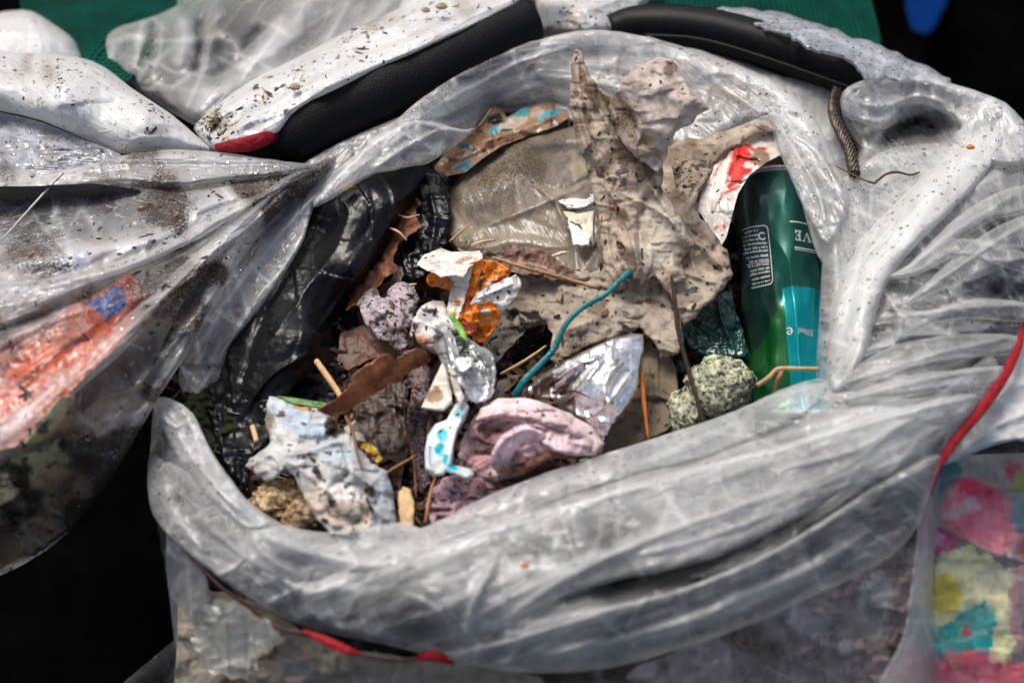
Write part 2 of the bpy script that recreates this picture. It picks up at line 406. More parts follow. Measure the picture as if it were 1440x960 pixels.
def paper(name, rough=.7, bump=.4, bs=120, dirt=0., transl=.0, spec=.3, metal=0., coat=0., stain=(.16, .11, .07), stk=1., base=None, fine=.3, ridg=True, cut=0, clear=0.):
    """paper, tissue, printed film, leaf: colour comes from what is printed on the sheet ('col')"""
    s = NT(name)
    col = s.attr('col').outputs['Color'] if base is None else base
    nb = s.bump(s.noise(bs, 3, .55, .8, 'RIDGED_MULTIFRACTAL' if ridg else 'FBM'), bump, .002)
    nb = s.bump(s.noise(bs * 6, 3, .6), fine, .0006, nb)
    spk, st = s.dirtmask(dirt * .45, stk)
    v = s.step(s.noise(90, 3, .65), .25, .75, .72, 1.15)
    hs = s.n('HueSaturation'); s.l(col, hs.inputs['Color']); s.l(v, hs.inputs['Value']); col = hs.outputs[0]
    col = s.mixc(st, col, stain)
    sh = s.pbr(col, rough, metal, spec, nb, coat)
    if transl:
        tr = s.n('BsdfTranslucent'); s.l(col, tr.inputs[0]); s.l(nb, tr.inputs[1]); sh = s.mixs(transl, sh, tr.outputs[0])
    if clear:
        tp = s.n('BsdfTransparent'); sh = s.mixs(clear, sh, tp.outputs[0])
    grain = s.pbr(s.mixc(s.noise(500, 2), SOIL, (.06, .036, .02)), .7, 0, .3, nb)
    return s.done(s.mixs(spk, sh, grain))

FILM = film('wet_clear_film')
FILM_DIRTY = film('muddy_clear_film', (.80, .79, .79), .22, .8)
FILM_MILKY = film('milky_white_film', (.84, .84, .82), .3, .35, sk=.6)
FILM_CLEAR = film('thin_clear_film', (.84, .84, .80), .18, .5, gl=.5, clear=.42)
FILM_BROWN = film('dirty_brown_film', (.40, .33, .25), .24, .2, (.2, .14, .08))
FILM_WRINKLED = film('crackled_wet_film', (.60, .63, .68), .16, 1.6)
TISSUE = paper('tissue', .75, .5, 90, .25, .25, .25)
TISSUE_DIRTY = paper('muddy_tissue', .7, .5, 110, .45, .25, .3)
PRINT = paper('printed_wrapper', .3, .25, 70, .18, .08, .5, ridg=True, fine=.1)
PRINT_CLEAN = paper('printed_card', .45, .2, 60, .05, 0, .4, fine=.1)
FOILM = paper('wrapper_foil', .2, .22, 40, .05, 0, .5, metal=.95, fine=.08)
LEAF = paper('dead_leaf', .5, .5, 160, .1, .12, .45)
GREENLEAF = paper('grass_blade', .4, .2, 160, .05, .2, .5)
STRAW = paper('dry_straw', .6, .4, 300, .05, 0, .3)
WOOD = paper('bare_wood', .7, .6, 260, .25, 0, .2)

def black_film():
    s = NT('black_polythene')
    nb = s.bump(s.noise(75, 4, .6, 1.0, 'RIDGED_MULTIFRACTAL'), .22, .002); nb = s.bump(s.noise(260, 3, .6, .5, 'RIDGED_MULTIFRACTAL'), .2, .0012, nb)
    spk, st = s.dirtmask(.05)
    b = s.pbr((.004, .0045, .0055), s.step(s.noise(60, 4), .3, .7, .26, .42), 0, .28, nb)
    g = s.pbr((.10, .07, .04), .8); return s.done(s.mixs(spk, b, g))
BLACK = black_film()
def foam():
    s = NT('black_foam_rubber')
    nb = s.bump(s.noise(900, 3, .7), .5, .0006); nb = s.bump(s.vor(420), .35, .0008, nb)
    spk = s.step(s.noise(700, 2, .5), .76, .79)
    return s.done(s.mixs(s.math('MULTIPLY', spk, .6), s.pbr((.004, .004, .0045), .6, 0, .16, nb), s.pbr((.14, .11, .08), .8)))
FOAM = foam()
def rubber():
    s = NT('black_plastic_tube'); nb = s.bump(s.noise(120, 3), .15, .001)
    wr = s.step(s.noise(160, 4), .5, .7)
    return s.done(s.pbr(s.mixc(wr, (.003, .003, .0035), (.007, .007, .008)), .45, 0, .12, nb))
RUBBER = rubber()
def steel():
    s = NT('oiled_steel'); return s.done(s.pbr(s.mixc(s.step(s.noise(400, 3), .4, .65), (.10, .08, .06), (.02, .014, .010)), .4, .7, .5, s.bump(s.noise(500, 2), .3, .0005)))
STEEL = steel()
def redband():
    s = NT('red_drawstring'); spk, st = s.dirtmask(.55)
    return s.done(s.pbr(s.mixc(s.math('MAXIMUM', spk, st), (.22, .005, .010), (.02, .003, .006)), .6, 0, .2, s.bump(s.noise(160, 4), .9, .003)))
RED = redband()
def net():
    s = NT('green_woven_net')
    sep = s.n('SeparateXYZ'); s.l(s.tc, sep.inputs[0])
    a = s.math('SINE', s.math('MULTIPLY', s.math('ADD', sep.outputs[0], s.math('MULTIPLY', sep.outputs[2], .25)), 1250)); b = s.math('SINE', s.math('MULTIPLY', s.math('ADD', sep.outputs[1], s.math('MULTIPLY', sep.outputs[2], 1.0)), 1000))
    m = s.math('MAXIMUM', s.step(a, .0, .9), s.step(b, .2, .95))
    c = s.mixc(m, (.0002, .006, .004), s.mixc(s.step(s.noise(12, 4), .3, .7), (.0, .035, .024), (.001, .08, .055)))
    return s.done(s.pbr(c, .8, 0, .05, s.bump(m, .6, .001)))
NET = net()
def soilm():
    s = NT('wet_debris')
    n = s.noise(140, 6, .7); c = s.mixc(s.step(n, .35, .7), (.008, .005, .004), (.045, .024, .013))
    c = s.mixc(s.step(s.noise(420, 3), .62, .72), c, (.11, .075, .045))
    return s.done(s.pbr(c, s.step(n, .3, .7, .25, .7), 0, .5, s.bump(s.noise(300, 5, .7), 1., .003)))
SOILM = soilm()
def ground():
    s = NT('dark_wet_ground'); n = s.noise(9, 6, .65)
    c = s.mixc(s.step(n, .4, .75), (.0008, .0008, .0009), (.002, .0018, .0018))
    c = s.mixc(s.step(s.noise(60, 3, .6), .72, .76), c, (.05, .045, .04))
    return s.done(s.pbr(c, .9, 0, .0, s.bump(s.noise(40, 5), .4, .01)))
GROUND = ground()
def lichen():
    s = NT('lichen_crust'); n = s.noise(260, 5, .7, .6)
    h = s.step(n, .40, .55)
    c = s.mixc(h, (.02, .022, .012), s.mixc(s.step(s.noise(500, 3), .35, .65), (.46, .48, .28), (.78, .78, .58)))
    return s.done(s.pbr(c, .85, 0, .2, s.bump(n, 1., .004)))
LICHEN = lichen()
def crust():
    s = NT('bread_crust'); n = s.noise(150, 5, .7, .6)
    c = s.mixc(s.step(n, .38, .62), (.10, .05, .02), s.mixc(s.step(s.noise(300, 3), .4, .6), (.42, .28, .14), (.68, .52, .33)))
    return s.done(s.pbr(c, .8, 0, .2, s.bump(n, .8, .004)))
CRUST = crust()
def foamy():
    s = NT('polystyrene_beads'); v = s.vor(520); spk, st = s.dirtmask(.5)
    return s.done(s.pbr(s.mixc(s.math('MAXIMUM', spk, s.math('MULTIPLY', st, .6)), (.74, .72, .66), (.04, .03, .02)), .7, 0, .3, s.bump(v, .8, .0012)))
STYRO = foamy()
def water():
    s = NT('water'); tp = s.n('BsdfTransparent'); tp.inputs[0].default_value = (.98, .98, .98, 1)
    gl = s.n('BsdfGlossy'); gl.inputs['Roughness'].default_value = .05; fr = s.n('Fresnel'); fr.inputs[0].default_value = 1.45
    return s.done(s.mixs(s.math('MULTIPLY_ADD', fr.outputs[0], 1.2, .03, clamp=True), tp.outputs[0], gl.outputs[0]))
WATER = water()
HEMC = plain_ = None
def canpaint():
    s = NT('can_lacquer'); spk, st = s.dirtmask(.12)
    c = s.attr('col').outputs['Color']
    b = s.pbr(c, .33, .35, .5, s.bump(s.noise(60, 3), .12, .002), .35)
    return s.done(s.mixs(spk, b, s.pbr(SOIL, .7)))
CANP = canpaint()
def plain(name, c, rough=.5, metal=0., bump=0., sc=200):
    s = NT(name); return s.done(s.pbr(c, rough, metal, .5, s.bump(s.noise(sc, 3), bump, .001) if bump else None))
HEMC = plain('muddy_dark_cord', (.05, .012, .012), .6, 0, .5)
WHITEINK = plain('white_ink', (.72, .76, .74), .4)
ALU = plain('bare_aluminium', (.75, .72, .72), .25, .9, .2)
GRAIN = NT('soil_grain'); GRAIN = GRAIN.done(GRAIN.pbr(GRAIN.mixc(GRAIN.step(GRAIN.noise(220, 3), .4, .6), (.012, .008, .005), (.06, .035, .018)), .55, 0, .5, GRAIN.bump(GRAIN.noise(900, 3), .6, .001)))
# ------------------------------------------------------------------ the setting
gv = [(-9, -6, 0), (9, -6, 0), (9, 12, 0), (-9, 12, 0)]
g = link('ground', np.array(gv), [[0, 1, 2, 3]], GROUND, smooth=False); tag(g, 'black wet ground in shade around the bags', None, None, 'structure')

# ------------------------------------------------------------------ central open bag
bag = root('refuse_bag', P1(760, 620, -50), 'open clear refuse bag with rolled wet rim full of loose litter', 'refuse bag')
sheet('upper_rim', [(450, 262), (520, 200), (562, 165), (580, 148), (640, 108), (720, 68), (800, 47), (860, 44), (940, 60), (1010, 80), (1080, 110), (1122, 138), (1152, 175), (1175, 225), (1196, 285), (1178, 335), (1160, 345), (1134, 300), (1112, 250), (1096, 215), (1084, 182), (1052, 176), (1015, 200), (975, 232), (930, 200), (860, 172), (800, 150), (772, 138), (720, 150), (690, 148), (662, 185), (608, 226), (585, 232), (545, 240), (520, 247), (458, 284)],
      [(470, 270, 0), (560, 200, 1), (640, 130, 1.2), (690, 140, -1.2), (800, 60, 1.0), (800, 135, -1.6), (940, 70, 1.2), (940, 190, -1.5), (1080, 115, 1.5), (1040, 180, -.6), (1150, 180, 1.5), (1100, 220, .8), (1190, 290, 1.4), (1160, 330, 1.0)],
      FILM, bag, flow=('t', 800, 480), sp=3, edge=(22, 1.2), jag=2.0, jagf=16, dens=.30, dirt=.14,
      folds=[([(585, 165), (650, 190), (700, 170)], 10, 5), ([(440, 290), (540, 220), (640, 150), (760, 100), (860, 90)], 12, 4), ([(520, 225), (600, 185), (660, 180)], 7, -4, 'c'),
             ([(740, 85), (755, 110), (800, 125)], 8, -5, 'c'), ([(690, 150), (770, 112), (850, 118), (920, 150)], 9, 5, 'c'), ([(940, 60), (1000, 110), (1060, 150), (1120, 170)], 10, 4, 'c'),
             ([(1090, 150), (1125, 200), (1170, 280)], 10, 6, 'c'), ([(1050, 175), (1085, 150), (1130, 160)], 7, 5, 'c'), ([(980, 90), (1100, 130), (1150, 200)], 12, 4)],
      crum=[(38, 5), (15, 1.8), (6, .45)], aniso=[(-22, 120, 16, 2.5, 600, 190, 160)], dirts=[(1110, 190, 60, .3), (1060, 190, 40, .3), (900, 120, 80, .1), (1000, 140, 70, .15)], thin=[(770, 110, 50, -.08), (1150, 270, 40, -.2)])
sheet('inner_flap', [(400, 252), (450, 215), (500, 190), (560, 165), (600, 158), (560, 200), (500, 245), (470, 270), (441, 291), (428, 336), (395, 392), (360, 440), (328, 478), (318, 500), (308, 540), (300, 578), (292, 545), (277, 562), (262, 556), (252, 540), (256, 500), (290, 400), (330, 330)],
      [(400, 250, -.5), (560, 180, .6), (470, 255, -.5), (430, 320, -1.2), (330, 340, -1.5), (300, 450, -2.5), (350, 440, -2.2), (300, 560, -5), (260, 540, -4.5)],
      FILM, bag, flow=('a', -50), sp=2.5, edge=(5, .4), dens=.42, dirt=.12,
      folds=[([(470, 255), (420, 300), (360, 370), (310, 440), (275, 520)], 8, 5, 'c'), ([(440, 292), (420, 345), (360, 425), (325, 480)], 5, 3, 'c'), ([(450, 240), (380, 310), (300, 420)], 9, -4), ([(275, 480), (287, 530), (298, 572)], 3, 4, 'c'), ([(430, 255), (350, 345), (270, 480)], 7, 4)],
      crum=[(30, 3), (9, .8)], thin=[(300, 520, 60, -.12), (410, 340, 40, .08)])
# right-hand mass of the bag
sheet('side_panel', [(1148, 560), (1152, 450), (1157, 340), (1160, 262), (1180, 250), (1202, 238), (1206, 210), (1190, 180), (1182, 150), (1192, 128), (1222, 111), (1290, 106), (1340, 118), (1400, 138), (1432, 162), (1462, 215), (1480, 430), (1442, 462), (1400, 535), (1360, 600), (1316, 660), (1250, 660), (1180, 620)],
      [(1155, 540, .2), (1158, 300, .0), (1200, 225, -1.5), (1195, 150, -.5), (1240, 120, 0), (1340, 130, 0), (1440, 180, 0), (1260, 180, -2.2), (1310, 175, -3), (1370, 200, -.5), (1230, 270, -.5), (1300, 260, 2.0), (1260, 380, 2.6), (1200, 450, 2), (1400, 300, 3.2), (1340, 420, 3.4), (1460, 300, 2), (1430, 450, 1.4), (1300, 560, 3.0), (1340, 620, 2), (1220, 560, 2.2)],
      FILM, bag, flow=('r', 1490, 480), sp=3, edge=(14, 1.6), dens=.28, dirt=.08,
      folds=[([(1375, 170), (1330, 235), (1270, 310), (1220, 380), (1190, 470)], 20, 16), ([(1230, 175), (1270, 150), (1330, 155), (1360, 185)], 12, 7), ([(1240, 200), (1290, 175), (1320, 190)], 12, -12), ([(1205, 190), (1250, 175), (1290, 145)], 8, 5, 'c'),
             ([(1220, 230), (1290, 215), (1350, 205)], 9, 5, 'c'), ([(1420, 240), (1360, 270), (1300, 330), (1255, 370)], 9, 8, 'c'), ([(1440, 280), (1390, 300), (1330, 350)], 8, -6), ([(1450, 365), (1380, 345), (1330, 340), (1290, 370), (1240, 390)], 8, 8, 'c'),
             ([(1445, 400), (1400, 385), (1350, 395)], 7, 6, 'c'), ([(1440, 430), (1370, 425), (1310, 440), (1262, 438)], 8, 8, 'c'), ([(1262, 438), (1240, 405), (1230, 390)], 6, 5, 'c'), ([(1262, 438), (1262, 480), (1200, 510)], 7, 5, 'c'),
             ([(1420, 460), (1340, 470), (1270, 475), (1200, 505), (1160, 530)], 8, 6, 'c'), ([(1400, 500), (1330, 505), (1250, 520)], 7, 6, 'c'), ([(1170, 280), (1175, 380), (1165, 500)], 6, 4, 'c'), ([(1380, 540), (1300, 545), (1210, 560)], 8, 6, 'c'),
             ([(1195, 300), (1215, 330), (1190, 360), (1180, 420)], 6, 3, 'c'), ([(1210, 260), (1225, 300), (1215, 350)], 8, -5)],
      radial=[(1470, 470, 9, 8, 130), (1190, 560, 4, 3, 160)], crum=[(34, 6), (12, 1.8)],
      thin=[(1300, 180, 45, -.25), (1180, 300, 30, -.1), (1400, 340, 45, -.25), (1420, 420, 45, -.3), (1390, 510, 40, -.35), (1345, 560, 40, -.3), (1230, 420, 60, -.05)], dirts=[(1290, 190, 60, .25), (1230, 220, 60, .15)])
# rolled front rim
sheet('front_rim', [(216, 565), (226, 558), (250, 565), (274, 585), (292, 625), (318, 665), (345, 700), (400, 738), (455, 748), (520, 740), (570, 733), (592, 742), (640, 720), (700, 690), (800, 654), (900, 622), (1000, 590), (1060, 566), (1110, 543), (1150, 532), (1230, 520), (1320, 505), (1400, 490), (1440, 462), (1425, 510), (1400, 545), (1350, 605), (1322, 650), (1306, 700), (1288, 745), (1240, 790), (1160, 830), (1080, 868), (1000, 898), (930, 920), (850, 940), (740, 946), (640, 930), (540, 905), (440, 885), (372, 855), (300, 800), (245, 760), (218, 728), (208, 690), (212, 620)],
      [(222, 565, -2.5), (215, 640, -4), (270, 600, -1.5), (300, 670, -.5), (245, 720, -2.5), (350, 720, -.5), (450, 755, -.6), (350, 800, -.5), (590, 750, -.5), (430, 870, -3.5), (600, 830, 2.2), (620, 925, -3), (800, 660, .2), (800, 740, 2.6), (830, 850, 2), (850, 935, -3), (1000, 600, .6), (1020, 700, 3.2), (1050, 800, 2.2), (1080, 865, -1.8), (1150, 540, 1.2), (1200, 640, 3.4), (1240, 780, -1.5), (1350, 520, 2.6), (1300, 640, 2.6), (1290, 740, -1.5), (1420, 480, 1.5)],
      FILM, bag, flow=('a', -20), sp=3, edge=(20, 1.6), dens=.27, dirt=.05,
      folds=[([(440, 840), (520, 790), (620, 770), (760, 715), (900, 680), (1060, 655), (1200, 600), (1330, 560)], 16, 11, 'R'), ([(470, 860), (600, 800), (660, 770), (720, 745)], 8, 6, 'c'),
             ([(600, 740), (700, 712), (800, 690), (900, 650), (980, 610)], 14, -8), ([(620, 900), (700, 850), (800, 800), (880, 775), (1000, 735), (1130, 690), (1250, 640)], 12, 9, 'c'),
             ([(640, 915), (760, 890), (860, 858), (980, 820), (1080, 770), (1200, 690), (1290, 640)], 14, 10, 'c'), ([(780, 850), (880, 830), (1000, 800), (1100, 745), (1190, 690)], 11, -9), ([(560, 880), (640, 850), (700, 800)], 9, 7, 'c'),
             ([(640, 905), (668, 830), (690, 780)], 6, 5, 'c'), ([(700, 900), (800, 870), (900, 850)], 8, 5, 'c'), ([(350, 745), (360, 790), (430, 830), (560, 830)], 14, 10), ([(340, 700), (400, 760), (480, 770), (570, 745)], 10, 5, 'c'),
             ([(230, 580), (260, 660), (320, 730)], 8, 6, 'c'), ([(222, 690), (270, 720), (330, 790), (430, 850)], 9, -7), ([(250, 565), (272, 610), (285, 640)], 6, 5, 'c'), ([(300, 815), (330, 790), (345, 775)], 4, 5, 'c'), ([(400, 850), (425, 820), (440, 800)], 4, 4, 'c'),
             ([(900, 900), (1000, 860), (1100, 820), (1200, 770)], 12, 6), ([(1000, 640), (1100, 610), (1200, 580), (1300, 560)], 8, 6, 'c'), ([(1240, 680), (1290, 620), (1330, 590)], 10, 7, 'c'), ([(1100, 690), (1180, 660), (1260, 610), (1340, 575)], 8, 6, 'c'), ([(1120, 560), (1220, 550), (1330, 540), (1410, 505)], 7, 5, 'c')],
      aniso=[(-20, 340, 40, 5, 900, 760, 420), (-24, 220, 22, 2, 1150, 650, 260), (35, 120, 30, 3, 330, 760, 110)], radial=[(1350, 590, 7, 8, 150)], crum=[(60, 5), (24, 1.0)],
      thin=[(540, 810, 55, -.18), (330, 780, 40, -.22), (250, 700, 40, -.15), (880, 830, 60, -.22), (980, 800, 60, -.25), (1090, 750, 60, -.25), (1180, 700, 45, -.2), (1150, 790, 70, -.15), (1250, 720, 50, -.2), (760, 680, 60, -.1), (640, 730, 50, -.08), (1330, 560, 36, -.3), (1390, 510, 30, -.35), (450, 850, 50, -.12), (600, 860, 40, -.16), (1060, 590, 40, -.12)],
      dirts=[(250, 700, 50, .1)])
# wall of the bag below the rolled rim
sheet('lower_body', [(222, 700), (300, 740), (420, 800), (620, 850), (900, 830), (1150, 740), (1280, 660), (1340, 620), (1480, 610), (1480, 1010), (250, 1010), (244, 900), (232, 800)],
      [(228, 720, -6), (245, 900, -16), (255, 1000, -21), (320, 800, -4.5), (330, 960, -13), (500, 890, -4.5), (500, 990, -11), (800, 920, -4), (800, 1000, -9), (1100, 850, -4), (1150, 990, -11), (1300, 700, -3.5), (1300, 990, -13), (1470, 640, -2.5), (1470, 990, -12)],
      FILM_CLEAR, bag, flow=('a', 85), sp=3, edge=(16, 3), dens=.06, dirt=.10,
      folds=[([(250, 780), (262, 870), (275, 980)], 10, 7, 'c'), ([(290, 800), (310, 850), (300, 980)], 9, -8), ([(1290, 760), (1270, 860), (1230, 980)], 12, 9, 'c'), ([(1300, 850), (1330, 920), (1370, 990)], 8, 6, 'c'), ([(1320, 660), (1300, 760), (1295, 860)], 9, 8, 'c'),
             ([(1180, 800), (1200, 880), (1190, 980)], 10, 6), ([(1310, 760), (1380, 800), (1460, 820)], 6, 5, 'c'), ([(1360, 660), (1340, 720), (1400, 800)], 6, 4, 'c'), ([(700, 945), (760, 970), (900, 960)], 8, 5, 'c'), ([(1000, 900), (1080, 940), (1150, 980)], 8, 5, 'c')],
      crum=[(45, 9), (16, 3), (7, .8)], thin=[(270, 880, 50, .18), (1260, 900, 40, .25), (1440, 660, 50, .1), (340, 900, 60, -.05)], dirts=[(340, 880, 100, .15), (700, 970, 200, .2)])
sheet('hem', [(1436, 462), (1450, 450), (1480, 455), (1480, 612), (1430, 618), (1380, 632), (1322, 656), (1352, 610), (1385, 572), (1410, 530)],
      [(1440, 462, 1.2), (1470, 460, 1), (1325, 652, .5), (1470, 600, .5), (1400, 570, 1.4)], FILM_MILKY, bag, sp=3, edge=(8, .6), dens=.72, dirt=.05,
      folds=[([(1340, 640), (1400, 600), (1470, 575)], 9, 5, 'c'), ([(1400, 560), (1440, 540), (1475, 530)], 7, 4, 'c'), ([(1330, 652), (1400, 628), (1470, 606)], 5, 3, 'c')], crum=[(20, 1.5)])
# further layers of the same film, folded over one another
def over(name, out, z, par=bag, mat=FILM, **k):
    k.setdefault('dens', .28); k.setdefault('sp', 3); k.setdefault('edge', (5, .35)); k.setdefault('crum', [(40, 3), (14, .7)]); k.setdefault('creases', 30); k.setdefault('jag', 1)
    kk = k.get('key', '')
    k.setdefault('flow', ('r', 455, 228) if kk.startswith('ovl') else ('r', 1490, 480) if kk in ('ov7', 'ov8') or kk.startswith('ovf') else ('t', 800, 480) if kk in ('ov9', 'ov10', 'ov11') else ('a', -50) if kk == 'ov6' else ('a', 45) if kk in ('ov4', 'ov5') else ('a', 85) if kk.startswith('ovb') else ('a', -20))
    return sheet(name, out, z, mat, par, **k)
FZ = [(222, 565, -2.5), (215, 640, -4), (270, 600, -1.5), (300, 670, -.5), (245, 720, -2.5), (350, 720, -.5), (450, 755, -.6), (350, 800, -.5), (590, 750, -.5), (430, 870, -3.5), (600, 830, 2.2), (620, 925, -3), (800, 660, .2), (800, 740, 2.6), (830, 850, 2), (850, 935, -3), (1000, 600, .6), (1020, 700, 3.2), (1050, 800, 2.2), (1080, 865, -1.8), (1150, 540, 1.2), (1200, 640, 3.4), (1240, 780, -1.5), (1350, 520, 2.6), (1300, 640, 2.6), (1290, 740, -1.5), (1420, 480, 1.5)]
up = lambda Z, d: [(x, y, z + d) for x, y, z in Z]
over('folded_layer', [(232, 650), (300, 690), (352, 742), (395, 738), (455, 748), (520, 740), (572, 733), (592, 742), (640, 720), (700, 690), (800, 654), (900, 622), (1000, 590), (1060, 566), (1110, 543), (1160, 540), (1140, 575), (1060, 615), (980, 645), (880, 672), (780, 705), (700, 735), (620, 765), (560, 810), (500, 835), (430, 828), (380, 808), (340, 785), (290, 740)], up(FZ, .5), dens=.22,
     folds=[([(352, 742), (372, 780), (430, 815)], 6, 5, 'c'), ([(572, 735), (600, 750), (605, 775)], 5, 5, 'c'), ([(330, 700), (400, 765), (520, 790), (600, 760)], 14, 8), ([(470, 750), (500, 790), (470, 825)], 8, 4, 'c'), ([(620, 735), (760, 690), (900, 650), (1050, 590)], 8, 4)], key='ov1')
over('folded_layer', [(428, 858), (444, 838), (500, 812), (560, 790), (640, 764), (700, 738), (740, 722), (800, 708), (880, 684), (960, 660), (1060, 636), (1140, 612), (1220, 586), (1310, 560), (1390, 500), (1400, 540), (1340, 605), (1280, 645), (1190, 690), (1100, 738), (1010, 780), (930, 802), (850, 818), (780, 842), (720, 870), (680, 902), (640, 918), (560, 900), (480, 885)], up(FZ, 1.1), dens=.22,
     folds=[([(440, 845), (560, 798), (680, 752), (800, 714), (960, 668), (1140, 620), (1310, 568)], 7, 6, 'c'), ([(650, 912), (664, 850), (690, 800), (700, 770)], 5, 7, 'c'), ([(640, 905), (620, 860), (560, 830)], 6, 5, 'c'), ([(700, 880), (780, 820), (880, 770), (1000, 725), (1130, 680)], 8, 7, 'c'), ([(690, 760), (800, 770), (900, 740)], 16, -6), ([(1080, 660), (1180, 640), (1300, 580)], 8, 7, 'c'), ([(900, 780), (1000, 752), (1100, 715)], 7, 5, 'c')],
     thin=[(560, 850, 50, -.15), (800, 730, 60, -.05), (600, 870, 40, -.1)], aniso=[(-22, 260, 26, 3)], key='ov2')
over('folded_layer', [(622, 922), (660, 908), (720, 896), (790, 872), (860, 852), (930, 836), (1000, 812), (1060, 786), (1120, 754), (1180, 716), (1240, 676), (1312, 640), (1322, 652), (1306, 700), (1288, 745), (1240, 790), (1160, 830), (1080, 868), (1000, 898), (930, 920), (850, 940), (740, 946), (660, 936)], up(FZ, 1.4), dens=.22, edge=(14, 1.0),
     folds=[([(650, 915), (760, 888), (880, 850), (1000, 815), (1120, 758), (1240, 680)], 6, 7, 'c'), ([(720, 930), (860, 900), (1000, 860), (1140, 800), (1240, 740)], 10, 5), ([(800, 905), (920, 880), (1040, 830)], 7, -4)], aniso=[(-22, 220, 18, 3)], thin=[(1180, 780, 60, -.1)], key='ov3')
over('folded_layer', [(216, 568), (228, 558), (250, 565), (274, 585), (292, 625), (318, 665), (350, 706), (380, 735), (350, 745), (310, 715), (270, 672), (240, 625), (222, 590)], up(FZ, .9), dens=.34, folds=[([(235, 572), (262, 630), (310, 690), (360, 735)], 8, 6, 'c'), ([(250, 565), (275, 612), (285, 660)], 5, 5, 'c'), ([(222, 575), (245, 600), (262, 590)], 4, 4, 'c')], key='ov4')
over('folded_layer', [(210, 640), (232, 650), (262, 690), (310, 745), (360, 790), (440, 835), (430, 872), (380, 858), (310, 812), (250, 765), (218, 728), (208, 690)], up(FZ, .4), mat=FILM, dens=.22, crum=[(22, 6), (9, 2)], folds=[([(300, 812), (335, 790), (345, 778)], 4, 5, 'c'), ([(372, 850), (410, 830), (425, 805)], 4, 5, 'c'), ([(230, 660), (240, 710), (280, 770)], 6, 5, 'c')], key='ov5')
SZ = [(1155, 540, .2), (1158, 300, .0), (1200, 225, -1.5), (1195, 150, -.5), (1240, 120, 0), (1340, 130, 0), (1440, 180, 0), (1260, 180, -2.2), (1310, 175, -3), (1370, 200, -.5), (1230, 270, -.5), (1300, 260, 2.0), (1260, 380, 2.6), (1200, 450, 2), (1400, 300, 3.2), (1340, 420, 3.4), (1460, 300, 2), (1430, 450, 1.4), (1300, 560, 3.0), (1340, 620, 2), (1220, 560, 2.2)]
over('folded_layer', [(1345, 205), (1382, 180), (1404, 180), (1412, 205), (1370, 262), (1312, 322), (1266, 370), (1238, 420), (1222, 480), (1196, 540), (1166, 548), (1166, 460), (1184, 388), (1216, 332), (1262, 282)], up(SZ, 1.6), dens=.55, edge=(12, 1.0), mat=FILM_MILKY, crum=[(30, 3)], folds=[([(1390, 190), (1310, 280), (1235, 375), (1190, 480)], 14, 5)], key='ov6')
over('folded_layer', [(1185, 130), (1222, 111), (1290, 106), (1340, 118), (1400, 138), (1432, 162), (1466, 220), (1400, 230), (1340, 200), (1352, 178), (1330, 160), (1300, 148), (1268, 148), (1262, 170), (1240, 182), (1210, 172), (1186, 160)], up(SZ, 1.4), dens=.34, edge=(8, .7), crum=[(22, 5), (9, 1.6)], folds=[([(1195, 140), (1240, 150), (1290, 135), (1340, 150)], 5, 6, 'c'), ([(1260, 165), (1290, 145), (1340, 160), (1355, 185)], 5, 5, 'c'), ([(1200, 165), (1240, 170), (1265, 150)], 4, 4, 'c'), ([(1400, 145), (1430, 180), (1440, 220)], 8, 5, 'c')], key='ov7')
over('folded_layer', [(1204, 240), (1222, 225), (1250, 210), (1300, 202), (1350, 205), (1330, 235), (1280, 290), (1240, 340), (1215, 370), (1190, 360), (1180, 300), (1185, 256)], up(SZ, .8), dens=.22, crum=[(26, 4), (10, 1.5)], folds=[([(1206, 240), (1250, 220), (1310, 215)], 5, 4, 'c'), ([(1200, 270), (1220, 320), (1200, 350)], 5, 4, 'c')], key='ov8')
for i_, pl_ in enumerate([[(1445, 262), (1400, 272), (1340, 310), (1285, 365), (1250, 392), (1300, 372), (1350, 338), (1400, 308), (1450, 296)], [(1455, 362), (1400, 342), (1340, 336), (1290, 366), (1240, 394), (1296, 384), (1340, 362), (1400, 372), (1455, 388)], [(1450, 428), (1372, 420), (1312, 436), (1262, 432), (1244, 400), (1258, 446), (1262, 480), (1310, 456), (1372, 448), (1445, 452)],
                          [(1432, 472), (1350, 470), (1270, 482), (1210, 510), (1168, 545), (1200, 545), (1270, 520), (1340, 502), (1424, 498)], [(1415, 515), (1340, 520), (1260, 530), (1180, 565), (1250, 560), (1330, 550), (1396, 542)], [(1375, 555), (1310, 562), (1230, 590), (1150, 620), (1220, 618), (1310, 595), (1355, 588)], [(1458, 305), (1420, 310), (1360, 345), (1300, 400), (1270, 430), (1330, 405), (1390, 385), (1455, 345)]]):
    xs = [p_[0] for p_ in pl_]; a_, b_ = pl_[0], pl_[len(pl_) // 2]
    over('folded_layer', pl_, up(SZ, 1.5 + .2 * (i_ % 3)), dens=.18, sp=2.5, edge=(8, .9), crum=[(16, 2.5)], creases=4, folds=[([pl_[0], ((a_[0] + b_[0]) / 2, (a_[1] + b_[1]) / 2 - 4), b_], 7, 5, 'c')], key='ovf%d' % i_)
RZ = [(470, 270, 0), (560, 200, 1), (640, 130, 1.2), (690, 140, -1.2), (800, 60, 1.0), (800, 135, -1.6), (940, 70, 1.2), (940, 190, -1.5), (1080, 115, 1.5), (1040, 180, -.6), (1150, 180, 1.5), (1100, 220, .8), (1190, 290, 1.4), (1160, 330, 1.0)]
